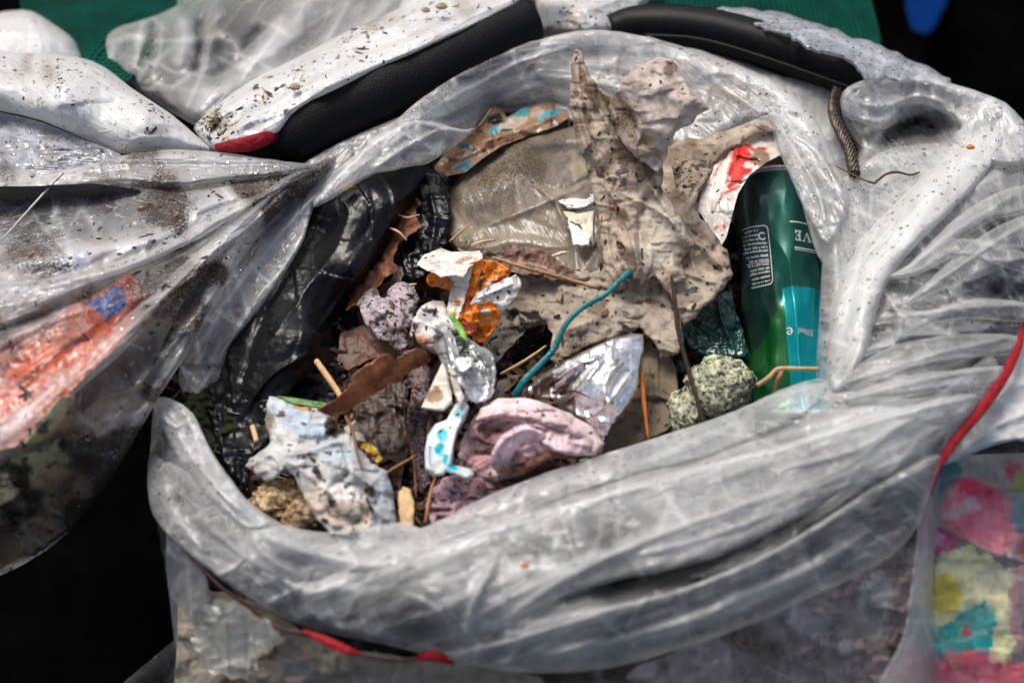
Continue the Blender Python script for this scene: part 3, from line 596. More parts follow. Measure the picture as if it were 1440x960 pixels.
over('folded_layer', [(440, 290), (458, 262), (520, 203), (555, 180), (585, 168), (622, 174), (650, 182), (676, 176), (690, 152), (664, 186), (608, 227), (585, 233), (545, 241), (520, 248), (458, 285)], up(RZ, .7), dens=.32, sp=2.5, folds=[([(520, 240), (600, 190), (655, 183)], 5, 5, 'c'), ([(560, 185), (600, 205), (610, 222)], 5, 4, 'c'), ([(590, 172), (650, 186), (680, 170)], 4, 4, 'c')], key='ov9')
over('folded_layer', [(568, 166), (582, 147), (640, 108), (720, 68), (800, 47), (860, 44), (930, 58), (900, 66), (840, 70), (790, 76), (748, 90), (722, 112), (680, 132), (640, 156), (600, 170)], up(RZ, .6), dens=.26, sp=2.5, folds=[([(600, 160), (660, 125), (730, 90), (800, 66)], 5, 4, 'c'), ([(740, 90), (752, 112), (800, 126)], 4, 4, 'c')], key='ov10')
over('folded_layer', [(1045, 178), (1062, 168), (1085, 160), (1110, 165), (1140, 195), (1168, 235), (1192, 285), (1175, 330), (1160, 344), (1134, 300), (1112, 250), (1096, 215), (1084, 184), (1060, 180)], up(RZ, .7), dens=.22, sp=2.5, folds=[([(1085, 165), (1120, 215), (1150, 270), (1165, 330)], 5, 5, 'c'), ([(1100, 180), (1150, 215), (1185, 275)], 5, 4, 'c')], dirt=.3, key='ov11')
over('lining', [(1090, 130), (1150, 120), (1178, 125), (1180, 180), (1205, 238), (1215, 250), (1190, 370), (1150, 360), (1120, 250)], [(1120, 150, -3), (1180, 300, -2)], dens=.55, mat=FILM, dirt=.2, key='lining')
over('folded_layer', [(1300, 665), (1322, 650), (1330, 690), (1318, 760), (1312, 840), (1330, 900), (1400, 1010), (1230, 1010), (1268, 900), (1284, 800)], [(1310, 670, -2), (1300, 800, -4.6), (1300, 1000, -11.5)], dens=.38, folds=[([(1312, 670), (1300, 780), (1296, 860), (1320, 940)], 6, 7, 'c'), ([(1296, 860), (1270, 930), (1250, 1000)], 6, 6, 'c')], key='ovb1')

over('folded_layer', [(236, 745), (262, 775), (290, 810), (296, 870), (286, 940), (282, 1010), (255, 1010), (246, 900), (234, 800)], [(240, 760, -5.5), (290, 820, -5), (270, 1000, -18)], dens=.30, folds=[([(262, 780), (272, 880), (270, 980)], 6, 6, 'c')], key='ovb2')
over('lining', [(700, 60), (800, 40), (900, 44), (1000, 80), (1100, 130), (1060, 200), (960, 240), (900, 210), (800, 170), (700, 160), (640, 170)], [(720, 100, -2.6), (1050, 150, -2.8), (940, 220, -3.5)], dens=.35, mat=FILM, dirt=.2, key='lining2')
def band(pts, r, nm='drawstring'):
    return tube(nm, pts, r, RED, bag, 14, .45, 8, taper=[.35, .8, 1, 1, .9, .7, .5], flatdir=-rays([pts[0][0]], [pts[0][1]])[0])
band([(1441, 452, 2.2), (1430, 492, 2.8), (1408, 535, 3.2), (1376, 580, 3.2), (1345, 616, 2.8), (1320, 655, 2.0), (1306, 695, .6)], 3.8)
band([(425, 886, -2.4), (450, 897, -2.4), (475, 908, -2.3), (492, 915, -2.3), (506, 919, -2.6)], 3.2)
band([(586, 926, -2.2), (600, 922, -1.7), (614, 922, -1.6), (626, 926, -1.8), (638, 932, -2.2)], 3.4)
tube('hem_cord', [(500, 917, -2.6), (530, 924, -2.6), (560, 927, -2.5), (590, 926, -2.4)], 1.4, HEMC, bag, 8, .6, 8)
tube('hem_cord', [(236, 745, -4.0), (270, 784, -3.4), (310, 825, -3.0), (350, 852, -3.0), (385, 880, -2.8), (430, 892, -2.8)], 1.5, HEMC, bag, 8, .6, 8)

# ------------------------------------------------------------------ the hoop that holds it open
hoop = root('bag_hoop', P1(700, 130, -3), 'black hoop with fat foam grip holding the open bag', 'bag hoop')
q = line3([(385, 208, -.6), (430, 178, .3), (520, 137, .8), (610, 95, 1.0), (700, 50, .8), (742, 30, .6)], 10)
tt = np.linspace(0, 1, len(q)); rr = .0268 * np.minimum(1, np.sqrt(np.clip(1 - ((tt - .97) / .04).clip(0) ** 2, .3, 1)))
rr = rr * np.interp(tt, [0, .05, .12, 1], [.75, .93, 1, 1]); Vv, Fv = tube_arr(q, rr, 40)
Vv = Vv + (n3(Vv * 30, 4) * .0016)[:, None] * np.array([0, -.3, 1.])
link('foam_grip', Vv, Fv, FOAM, hoop)
tube('tube', [(858, 46, -2.2), (900, 37, -2), (985, 42, -1.4), (1070, 62, -1.0), (1150, 90, -.8), (1222, 120, -1.2), (1290, 165, -4.5), (1340, 225, -4.0), (1375, 310, -2), (1385, 400, -1.5), (1370, 500, -1.5), (1320, 600, -1.5), (1230, 685, -1.6), (1110, 762, -.9), (980, 818, -.6), (850, 856, -1.4), (700, 868, -2.2), (560, 850, -3.2), (430, 800, -3.8), (330, 730, -4.2)], 13.5, RUBBER, hoop, 24, 1, 8, taper=[1.2, 1.5, 1.5, 1.3, 1, 1, 1, 1, 1, 1, 1, 1, 1, 1])
tube('groove_seam', [(905, 50, -.2), (985, 56, .5), (1070, 80, .9), (1150, 108, 1.0), (1205, 128, .8)], 2.0, RUBBER, hoop, 8, 1, 8)
cab = root('steel_cable', P1(1200, 235, -4), 'short twisted steel cable hanging below the black tube', 'cable')
ax = line3([(1180, 118, -1.2), (1173, 145, -.6), (1174, 165, -.4), (1186, 192, 0), (1196, 215, .2), (1202, 245, .2)], 16)
T_, N_, B_ = frames(ax); s_ = np.linspace(0, 1, len(ax))
for k in range(7):
    a = s_ * 2 * math.pi * 3.2 + k * 2 * math.pi / 7
    pth = ax + .0034 * (N_ * np.cos(a)[:, None] + B_ * np.sin(a)[:, None])
    Vv, Fv = tube_arr(pth, .0017, 8); link('strand', Vv, Fv, STEEL, cab)
Vv, Fv = tube_arr(ax, .003, 8); link('core', Vv, Fv, STEEL, cab)
sheet('tube_sleeve', [(1005, 13), (1060, 13), (1130, 27), (1200, 52), (1262, 74), (1335, 112), (1322, 122), (1280, 118), (1240, 112), (1217, 114), (1200, 92), (1172, 78), (1140, 72), (1110, 52), (1070, 40), (1040, 26)],
      [(1010, 15, .2), (1100, 35, 1.2), (1100, 22, -.6), (1200, 60, 1.0), (1200, 88, 1.8), (1320, 112, .6)], FILM_WRINKLED, bag, sp=2, edge=(7, 1.2), jag=4, jagf=5, dens=.55, dirt=.05, crum=[(9, 1.8), (4, .9)], folds=[([(1050, 20), (1150, 45), (1300, 105)], 5, 2.5)])
sheet('back_film', [(925, 58), (970, 58), (1030, 80), (1100, 108), (1172, 122), (1178, 180), (1160, 200), (1120, 165), (1060, 130), (985, 95)],
      [(930, 60, -2.2), (1160, 130, -2.2), (1150, 180, -2.0)], FILM_CLEAR, bag, sp=3, dens=.5, folds=[([(960, 70), (1040, 100), (1160, 145)], 6, 3, 'c')], crum=[(14, 2)], colvar=0)

# ------------------------------------------------------------------ full bag on the left
lb = root('refuse_bag', P1(120, 600, -40), 'full clear bag at the left, gathered tight and smeared with mud, orange paper inside', 'refuse bag')
sheet('film', [(432, 232), (400, 226), (365, 222), (300, 213), (232, 210), (190, 216), (150, 224), (60, 248), (-40, 262), (-40, 830), (-10, 812), (30, 795), (100, 745), (170, 650), (225, 555), (262, 500), (300, 425), (350, 350), (400, 290), (450, 255), (478, 215), (455, 222)],
      [(430, 238, 1), (300, 222, 1), (150, 235, 1.5), (0, 262, 1.2), (440, 250, .8), (350, 320, 1.2), (250, 330, 2.2), (100, 330, 3.0), (0, 350, 3), (300, 420, 1.5), (180, 450, 3.6), (0, 500, 4.5), (240, 520, .6), (120, 600, 2.6), (0, 650, 3), (170, 645, -3), (60, 740, -5), (0, 800, -9)],
      FILM_DIRTY, lb, flow=('r', 455, 228), sp=3, edge=(12, 2.0), dens=.32, dirt=.62,
      folds=[([(425, 238), (360, 228), (290, 222), (220, 222), (150, 234), (60, 256), (-30, 272)], 8, 6, 'c'), ([(400, 246), (330, 252), (250, 262), (190, 262), (100, 275), (0, 290)], 8, -5),
             ([(420, 242), (350, 272), (290, 292), (230, 330), (150, 350), (60, 365), (-30, 372)], 14, 9), ([(420, 244), (380, 275), (300, 315), (240, 350), (180, 375), (100, 405), (-30, 450)], 10, 9, 'c'),
             ([(410, 258), (345, 305), (270, 345), (190, 385), (100, 425), (-30, 480)], 6, -9), ([(415, 255), (350, 320), (290, 360), (215, 412), (100, 440), (0, 485)], 7, 7, 'c'),
             ([(440, 242), (395, 272), (330, 325), (270, 385), (215, 440), (150, 500), (90, 545), (20, 610), (-40, 660)], 11, 13, 'c'), ([(405, 290), (340, 340), (280, 410), (230, 480), (170, 540)], 14, -5),
             ([(450, 240), (400, 300), (330, 380), (270, 480), (215, 560), (160, 640), (90, 720)], 7, 6, 'c'), ([(180, 560), (160, 590), (150, 605)], 8, 6, 'c'), ([(120, 420), (60, 450), (-20, 500)], 7, 6, 'c'), ([(0, 560), (60, 520), (140, 440)], 8, 4, 'c')],
      radial=[(450, 232, 12, 7, 150)], crum=[(40, 5), (14, 2), (6, .6)],
      thin=[(130, 500, 100, -.2), (60, 580, 70, -.2), (60, 660, 70, -.15), (130, 285, 50, -.16), (40, 300, 50, -.16), (180, 290, 30, -.1), (120, 470, 70, -.30), (30, 540, 60, -.30), (180, 415, 40, -.32), (60, 640, 55, -.2), (110, 740, 90, -.22), (20, 780, 80, -.2), (170, 330, 40, .1), (330, 240, 60, .12), (310, 330, 60, .18), (60, 380, 60, .02)],
      dirts=[(130, 480, 70, -.4), (400, 245, 70, .12), (300, 330, 90, .1), (230, 260, 70, .08), (260, 350, 80, .12), (120, 420, 60, .1), (60, 700, 120, .3), (200, 590, 60, .15)])
LZ = [(430, 238, 1), (300, 222, 1), (150, 235, 1.5), (0, 262, 1.2), (440, 250, .8), (350, 320, 1.2), (250, 330, 2.2), (100, 330, 3.0), (0, 350, 3), (300, 420, 1.5), (180, 450, 3.6), (0, 500, 4.5), (240, 520, .6), (120, 600, 2.6), (0, 650, 3)]
over('folded_layer', [(452, 236), (424, 250), (400, 266), (345, 318), (286, 380), (228, 438), (165, 502), (90, 566), (-40, 690), (-40, 640), (55, 548), (140, 480), (205, 418), (268, 360), (330, 302), (388, 256), (420, 238)], up(LZ, .8), lb, FILM_DIRTY, dens=.2, dirt=.3, edge=(8, .8), folds=[([(440, 242), (360, 296), (270, 378), (200, 446), (110, 532), (-20, 640)], 6, 6, 'c')], key='ovl1')
over('folded_layer', [(450, 234), (400, 227), (365, 222), (300, 213), (232, 210), (190, 215), (150, 224), (60, 248), (-40, 262), (-40, 284), (50, 268), (110, 262), (180, 256), (250, 262), (330, 252), (400, 246)], up(LZ, .7), lb, FILM_DIRTY, dens=.36, dirt=.5, edge=(7, .7), folds=[([(430, 238), (360, 230), (290, 224), (220, 222), (150, 236), (40, 262)], 6, 4, 'c')], dirts=[(215, 240, 60, .2)], key='ovl2')
over('folded_layer', [(448, 240), (390, 262), (330, 285), (290, 300), (240, 340), (180, 362), (110, 380), (40, 395), (-40, 400), (-40, 440), (60, 425), (150, 392), (215, 365), (290, 330), (350, 292), (410, 258)], up(LZ, .9), lb, FILM_DIRTY, dens=.24, dirt=.55, edge=(7, .7), folds=[([(440, 244), (330, 300), (240, 352), (150, 382), (20, 415)], 6, 6, 'c')], key='ovl3')
ul = root('refuse_bag', P1(60, 160, -40), 'smooth cloudy white bag corner lying over the muddy bag at the left edge', 'refuse bag')
sheet('film', [(-40, 62), (0, 70), (30, 74), (80, 75), (130, 86), (160, 104), (185, 124), (240, 160), (275, 190), (306, 213), (270, 216), (232, 214), (180, 216), (165, 214), (120, 196), (60, 170), (0, 156), (-40, 150)],
      [(-30, 70, 0), (80, 80, 1.0), (180, 125, 1.6), (290, 205, 1.2), (220, 212, 1.4), (120, 192, 1.6), (0, 152, 1.6), (90, 130, 4.0), (200, 165, 3.4), (-20, 110, 3.0)],
      FILM_MILKY, ul, flow=('a', 28), sp=3, edge=(26, 1.6), dens=.84, dirt=.05, folds=[([(215, 175), (255, 178), (290, 205)], 7, 3, 'c'), ([(-20, 120), (60, 128), (150, 165), (230, 200)], 22, 3), ([(60, 100), (140, 120), (220, 165)], 14, 3), ([(-30, 95), (60, 100), (130, 110)], 12, -2.5)], crum=[(50, 4), (20, 1.4), (8, .4)],
      dirts=[(80, 100, 22, .6), (75, 120, 15, .5), (205, 140, 32, .6), (225, 150, 20, .6), (30, 62, 50, .4), (130, 95, 40, .25), (212, 185, 10, .9), (40, 145, 30, .3), (280, 190, 20, .3)])
sheet('under_film', [(-40, 148), (0, 158), (60, 172), (120, 197), (170, 217), (150, 226), (60, 250), (-40, 266)],
      [(-30, 160, -.5), (150, 218, .6), (-30, 260, -.5), (60, 200, .4)], FILM_WRINKLED, ul, sp=2.5, dens=.5, dirt=.45, crum=[(16, 3.5), (6, 1.4)], folds=[([(-30, 175), (60, 200), (140, 222)], 8, 3, 'c'), ([(-20, 235), (50, 232), (110, 215)], 8, 3, 'c')])
gl = root('refuse_bag', P1(30, 70, -40), 'small grey rounded bag bulge at the far top left corner', 'refuse bag')
sheet('film', [(-40, 40), (-10, 20), (20, 15), (45, 16), (72, 32), (100, 52), (110, 68), (114, 88), (60, 90), (-40, 90)], [(-30, 60, -2.5), (60, 60, -2.5), (40, 20, -4), (100, 70, -4)], FILM_MILKY, gl, sp=3, edge=(18, 2.5), dens=.75, dirt=.05, folds=[([(-20, 44), (40, 46), (80, 46)], 8, 5, 'c'), ([(40, 25), (50, 45)], 6, 4, 'c')], crum=[(35, 4)])
bb = root('refuse_bag', P1(300, 60, -40), 'blurred white bag with long soft folds and a few mud spots behind the foam grip', 'refuse bag')
sheet('film', [(128, 92), (136, 60), (148, 44), (195, 30), (250, 8), (290, -40), (760, -40), (720, 30), (600, 90), (480, 150), (350, 190), (280, 180), (200, 130), (160, 105)],
      [(135, 80, -7), (200, 60, -4), (300, 20, -5), (280, 160, -2.5), (420, 80, -3), (500, -20, -6), (700, -20, -6), (650, 40, -3)],
      FILM_MILKY, bb, sp=3, flow=('a', -50), edge=(24, 2.5), dens=.24, dirt=.14,
      folds=[([(268, 160), (330, 110), (390, 60), (440, 0), (460, -40)], 18, 16), ([(330, 150), (400, 100), (470, 40), (510, -30)], 10, 9, 'c'), ([(255, 20), (262, 60), (245, 100)], 10, 8), ([(278, 20), (282, 70), (270, 110)], 7, -7), ([(200, 45), (190, 80), (175, 110)], 9, 7), ([(230, 30), (225, 80), (205, 120)], 7, 5, 'c'),
             ([(320, 15), (300, 30), (290, 60), (280, 105)], 8, 6, 'c'), ([(380, 30), (350, 70), (290, 130)], 12, -12), ([(560, -20), (520, 30), (440, 90)], 12, 8), ([(640, -30), (560, 40), (480, 90)], 10, -7), ([(160, 60), (150, 90), (150, 105)], 6, 6, 'c'), ([(300, 40), (330, 60), (345, 90)], 7, 6, 'c'), ([(400, 20), (380, 60), (340, 110)], 6, 5, 'c'), ([(215, 25), (212, 60), (195, 95)], 5, -5, 'c')],
      crum=[(50, 7), (18, 2)], thin=[(320, 60, 45, -.25), (210, 80, 40, -.15), (450, 60, 50, -.1), (360, 90, 30, .2), (300, 150, 40, .25)], dirts=[(220, 90, 60, .3), (430, 110, 60, .3), (300, 15, 50, .3)])
rl = root('rolled_bag_edge', P1(500, 80, -8), 'white rolled bag edge speckled with grit along the top of the foam grip', 'bag edge')
sheet('film', [(272, 182), (285, 165), (310, 144), (352, 114), (420, 80), (500, 38), (560, 12), (600, -40), (790, -40), (745, -4), (700, 20), (655, 42), (600, 68), (520, 104), (440, 142), (410, 165), (388, 190), (340, 205), (303, 211), (288, 200)],
      [(280, 180, 1.0), (300, 205, 1.6), (380, 190, 2.6), (430, 145, 3.8), (350, 120, .5), (420, 85, 1.2), (520, 102, 4.2), (500, 40, 1.0), (600, 65, 4.3), (640, -20, .5), (740, -6, 4.0), (600, 30, 3.4), (460, 100, 3.6), (350, 165, 2.8)],
      FILM_MILKY, rl, flow=('a', -27), sp=2.5, edge=(16, 1.4), dens=.88, dirt=.16,
      folds=[([(320, 195), (380, 150), (470, 100), (560, 62), (680, 18), (760, -20)], 8, 8, 'c'), ([(300, 200), (340, 165), (420, 118), (520, 75), (640, 25), (720, -15)], 6, -6), ([(290, 180), (340, 140), (430, 92), (520, 50), (600, 10)], 10, 6), ([(310, 205), (330, 180), (380, 165), (440, 140)], 5, 4, 'c'), ([(430, 135), (520, 95), (640, 48), (740, 0)], 4, 4, 'c'), ([(296, 190), (312, 170), (330, 158)], 4, -6)],
      aniso=[(-26, 200, 9, 2.0)], crum=[(26, 3), (10, 1.1)], dirts=[(300, 185, 30, .6), (365, 135, 26, .5), (420, 110, 30, .3), (520, 30, 40, .3), (300, 165, 25, .4), (640, 10, 40, .2), (480, 70, 60, .2)])
tube('drawstring', [(303, 207, 1.8), (325, 206, 2.2), (350, 202, 2.4), (372, 195, 2.4), (388, 188, 1.8)], 6.5, RED, rl, 14, .5, 8, taper=[.4, .8, 1, .9, .6], flatdir=-rays([340], [200])[0])
tm = root('refuse_bag', P1(830, 20, -20), 'crumpled white bag knot flecked with grit beside the end of the foam grip', 'refuse bag')
sheet('film', [(738, -40), (752, 0), (757, 25), (760, 46), (782, 52), (830, 50), (868, 46), (884, 34), (902, 14), (925, -40)], [(750, 0, -2), (765, 45, -1), (860, 45, -1.2), (830, 10, 0), (900, 10, -3), (830, -30, -2)],
      FILM_MILKY, tm, sp=2.5, edge=(14, 2), dens=.8, dirt=.42, folds=[([(760, 10), (800, 18), (850, 8), (900, -20)], 9, 6, 'c'), ([(764, 45), (790, 30), (840, 34)], 7, 4, 'c'), ([(757, 48), (770, 30), (775, 10)], 5, 4, 'c')], crum=[(22, 4), (9, 1)], dirts=[(800, 20, 40, .3)])

# things behind
nl = sheet('green_net', [(20, -60), (340, -60), (300, 40), (220, 90), (150, 130), (90, 110), (60, 60), (30, 20)], [(60, 20, -10), (140, 60, -7), (250, 0, -12), (200, -40, -14)], NET, None, sp=4, crum=[(60, 8)], folds=[([(110, 0), (130, 50), (125, 90)], 12, 10), ([(200, 10), (150, 50), (135, 80)], 8, 6)], key='net1')
tag(nl, 'dark green woven netting behind the bags at the top left', 'netting')
nr = sheet('green_net', [(880, -60), (1210, -60), (1226, 0), (1240, 62), (1200, 90), (1100, 70), (980, 60), (890, 50)], [(900, 0, -9), (1200, 40, -9), (1050, 20, -6), (1100, -50, -12)], NET, None, sp=4, crum=[(60, 8)], folds=[([(960, -30), (940, 10), (920, 40)], 12, 8), ([(1100, -40), (1120, 0), (1180, 40)], 14, 12), ([(1180, -30), (1200, 20), (1225, 60)], 10, 8)], key='net2')
tag(nr, 'bright green woven netting behind the black tube at the top right', 'netting')
bl = sheet('blue_bag', [(1278, -50), (1335, -50), (1334, 10), (1322, 36), (1300, 48), (1282, 40), (1274, 10)], [(1300, 0, -44), (1300, 40, -50), (1320, -30, -46)], PRINT, None, sp=3, edge=(14, 4), col=(.02, .19, .75), crum=[(50, 9)], key='blue')
tag(bl, 'bright blue crumpled sack blurred in the dark background', 'sack')

# ------------------------------------------------------------------ things seen through the film
def thing(o, label, cat, group=None): tag(o, label, cat, group); return o
OR, BLU, RED_ = (.72, .12, .05), (.03, .12, .50), (.62, .05, .02)
thing(sheet('paper_leaflet', [(-40, 500), (20, 470), (60, 450), (110, 425), (150, 405), (180, 385), (192, 392), (206, 420), (180, 470), (120, 530), (60, 590), (0, 650), (-40, 690)],
      [(-30, 520, 2.0), (190, 400, 1.7), (100, 500, 1.9), (0, 640, 1.0)], PRINT, None, sp=3, col=(.90, .16, .06), crum=[(24, 4), (9, 1)], folds=[([(0, 560), (80, 490), (160, 440)], 8, 5, 'c')],
      paint=[('p', [(118, 425), (168, 398), (182, 428), (150, 450)], BLU), ('p', [(-40, 470), (60, 445), (110, 428), (60, 470), (-40, 520)], (.55, .05, .015)), ('p', [(-40, 455), (70, 432), (90, 440), (-40, 490)], (.03, .06, .25)), ('e', 20, 620, 60, 40, -30, (.75, .35, .30))], key='leaflet', dirt=.1),
      'orange leaflet with a blue block seen through the left bag', 'leaflet')
thing(sheet('foam_sheet', [(10, 655), (50, 605), (85, 560), (108, 556), (116, 580), (118, 614), (104, 640), (60, 660), (20, 700), (-30, 730), (-30, 690)], [(60, 610, 2.4), (0, 690, 1.5), (110, 570, 2.0)], PRINT, None, sp=3, col=(.80, .66, .36), thick=3, crum=[(14, 1.5), (5, .5)], dirt=.6, paint=[('e', 60, 600, 9, 9, 0, (.02, .015, .01)), ('e', 95, 625, 16, 10, 20, (.03, .03, .03)), ('e', 30, 660, 14, 10, 0, (.03, .02, .01)), ('e', 75, 655, 10, 7, 0, (.02, .015, .01))], key='foamsheet'),
      'mouldy pale yellow foam piece inside the lower left bag', 'foam piece')
thing(sheet('dark_sack', [(-40, 262), (40, 262), (130, 258), (195, 266), (215, 285), (180, 305), (110, 325), (50, 330), (-40, 335)], [(-30, 300, -.8), (100, 290, -.4), (190, 285, -.4)], TISSUE_DIRTY, None, col=(.035, .033, .032), sp=4, crum=[(20, 3)], key='darksack'), 'flat black scrap pressed against the upper part of the left bag', 'plastic scrap')
thing(sheet('blue_print_film', [(-40, 345), (40, 345), (110, 335), (150, 350), (200, 345), (210, 370), (120, 400), (40, 440), (-40, 470)], [(-30, 400, 2), (100, 360, 2), (190, 360, 1.4)], PRINT, None, sp=3, col=(.50, .48, .48), crum=[(18, 3)],
      paint=[('e', 95, 370, 26, 12, -20, (.12, .2, .55)), ('e', 60, 400, 30, 10, -20, (.25, .32, .55)), ('e', 10, 410, 22, 16, 0, (.22, .2, .42)), ('e', 132, 338, 16, 10, 10, (.75, .25, .16)), ('e', 150, 345, 16, 7, 10, (.7, .3, .25))], key='blueprint', dirt=.25), 'pale film printed with blurred blue and a pink patch inside the left bag', 'film wrapper')
thing(sheet('brown_mass', [(-40, 640), (60, 620), (140, 560), (200, 540), (225, 545), (180, 625), (110, 730), (40, 780), (-40, 810)], [(-30, 700, 1.0), (200, 560, 0.0), (60, 740, -6.0)], TISSUE_DIRTY, None, sp=3, col=(.30, .23, .16), dirt=.5, paint=[('e', 20, 760, 50, 30, -20, (.12, .09, .06)), ('e', 150, 620, 40, 20, -40, (.36, .30, .25))], crum=[(25, 6), (9, 2)], key='brownmass'), 'damp brown rubbish filling the bottom of the left bag', 'rubbish', None)
thing(sheet('grey_mass', [(-40, 280), (200, 230), (420, 236), (350, 310), (260, 420), (200, 540), (-40, 640)], [(0, 300, -2), (200, 300, -1.5), (400, 240, -.6), (200, 500, -2), (0, 600, -2)], TISSUE_DIRTY, None, sp=5, col=(.22, .20, .19), crum=[(30, 6), (11, 2)], key='greymass'), 'grey brown packed rubbish seen dimly through the left bag folds', 'rubbish')
thing(sheet('paper_towel', [(285, 850), (300, 838), (330, 845), (360, 860), (385, 885), (400, 905), (360, 930), (350, 955), (300, 950), (270, 900)], [(290, 850, -3.6), (380, 890, -3.1), (300, 940, -9.6)], TISSUE, None, sp=2.5, col=(.95, .88, .72), crum=[(22, 9), (9, 3), (4, .8)], jag=9, jagf=14, key='towel', dirt=.3, folds=[([(300, 850), (315, 900), (320, 945)], 6, 6, 'c'), ([(335, 850), (350, 900), (345, 945)], 6, -6, 'c'), ([(360, 870), (385, 900), (370, 930)], 6, 5, 'c')]), 'cream white paper towel pressed inside the lower front left of the bag', 'paper towel')
thing(sheet('brown_wad', [(252, 800), (300, 830), (360, 850), (430, 890), (520, 915), (640, 935), (760, 950), (800, 1010), (250, 1010)], [(260, 820, -8), (400, 890, -6), (280, 960, -13), (500, 940, -5.8), (500, 1000, -10.8), (700, 980, -6.8)], TISSUE_DIRTY, None, sp=3, col=(.42, .35, .27), jag=8, jagf=20, crum=[(26, 6), (10, 2.5)], paint=[('e', 330, 965, 22, 20, 0, (.16, .09, .04)), ('e', 560, 960, 60, 16, 0, (.45, .40, .34)), ('e', 420, 940, 30, 12, 20, (.42, .40, .36))], key='brownwad'), 'brown stained wad seen through the film along the bottom edge', 'tissue wad')
thing(sheet('pink_wad', [(960, 905), (1080, 860), (1180, 800), (1270, 730), (1300, 760), (1300, 1010), (900, 1010), (880, 950)], [(980, 920, -4.2), (1280, 760, -3.2), (1100, 990, -11.2), (1290, 990, -12.2)], TISSUE_DIRTY, None, sp=3, col=(.50, .40, .38), jag=10, jagf=20, crum=[(26, 7), (10, 3), (5, .8)], paint=[('e', 1150, 880, 50, 22, 30, (.72, .62, .62)), ('e', 1060, 950, 70, 30, 10, (.62, .52, .50)), ('e', 1230, 850, 24, 50, 10, (.74, .70, .66))], key='pinkwad', dirt=.3), 'dull pink crumpled tissue seen through the film at the bottom', 'tissue wad')
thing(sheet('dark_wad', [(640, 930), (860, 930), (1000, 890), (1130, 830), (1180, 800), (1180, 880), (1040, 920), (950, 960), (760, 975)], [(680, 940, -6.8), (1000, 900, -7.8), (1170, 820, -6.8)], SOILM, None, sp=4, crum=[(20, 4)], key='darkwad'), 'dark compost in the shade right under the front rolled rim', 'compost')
TEAL, ROSE, HOT, CREAM, YEL = (.0, .48, .42), (.90, .16, .24), (.80, .0, .08), (.92, .86, .48), (.85, .68, .10)
thing(sheet('floral_packet', [(1302, 652), (1340, 640), (1480, 635), (1480, 1010), (1296, 1010), (1290, 900), (1294, 780)], [(1310, 670, -4.0), (1300, 800, -8.0), (1300, 990, -15.0), (1470, 660, -4.0), (1470, 990, -15.0)], PRINT_CLEAN, None, sp=3, warp=7, col=(.34, .32, .28), crum=[(30, 6), (11, 1.6)],
      folds=[([(1310, 730), (1380, 770), (1470, 800)], 8, 6, 'c'), ([(1400, 650), (1420, 750), (1440, 950)], 9, 5, 'c')],
      paint=[('e', 1330, 670, 26, 30, 0, (.04, .20, .20)), ('e', 1375, 720, 50, 42, 20, ROSE), ('e', 1370, 685, 28, 12, 15, HOT), ('e', 1410, 740, 32, 40, 30, (.88, .26, .34)), ('e', 1352, 715, 30, 8, -20, (.8, .5, .52)), ('e', 1318, 762, 26, 20, 0, (.75, .06, .22)), ('e', 1318, 760, 12, 10, 0, (.85, .3, .5)), ('e', 1305, 740, 8, 14, 0, (.6, .02, .04)),
             ('p', [(1298, 790), (1360, 765), (1420, 800), (1430, 890), (1420, 930), (1340, 930), (1296, 900)], CREAM), ('e', 1325, 835, 30, 28, 0, YEL), ('p', [(1296, 895), (1385, 842), (1400, 880), (1390, 925), (1300, 925)], TEAL), ('e', 1370, 870, 30, 20, -30, (.06, .48, .44)),
             ('e', 1370, 960, 70, 45, 10, ROSE), ('e', 1350, 930, 24, 12, -30, (.75, .1, .12)), ('e', 1420, 970, 36, 40, 0, (.72, .10, .14)), ('e', 1330, 975, 26, 18, 0, (.6, .25, .3)), ('e', 1360, 888, 8, 10, 0, (.6, .05, .03)), ('e', 1440, 850, 22, 70, 0, (.42, .25, .25)), ('e', 1455, 770, 22, 26, 0, (.5, .08, .10)), ('e', 1425, 660, 14, 14, 0, (.55, .03, .05)), ('e', 1435, 680, 10, 18, 0, (.45, .42, .05)), ('e', 1440, 720, 20, 30, 0, (.10, .25, .30)), ('e', 1400, 815, 26, 20, 0, (.78, .72, .5))], key='floral'),
      'bright packet printed with pink roses on cream and turquoise, inside the bag front right', 'packet')
# pale film tube folded inside the right of the bag
# ------------------------------------------------------------------ litter inside the open bag
o = sheet('compost_bed', [(225, 600), (250, 520), (330, 400), (440, 290), (600, 180), (780, 120), (950, 110), (1110, 170), (1185, 300), (1190, 560), (1000, 650), (600, 790), (400, 800), (270, 700)],
      [(240, 580, -6), (440, 300, -4.5), (780, 130, -4), (1150, 200, -8), (1120, 400, -12), (1110, 560, -15), (1000, 480, -8), (1180, 540, -13), (700, 450, -7.5), (600, 600, -8), (420, 720, -6.5), (800, 680, -6), (520, 480, -8)], SOILM, None, sp=3.5, crum=[(22, 9), (9, 5), (4, 1.5)], key='bed')
tag(o, 'dark wet compost and leaf rot between the litter in the bag', 'compost', None, 'stuff')
# lining of the bag behind the litter
def S(name, label, cat, out, z, mat, **k):
    o = sheet(name, out, z, mat, None, **k); tag(o, label, cat); return o
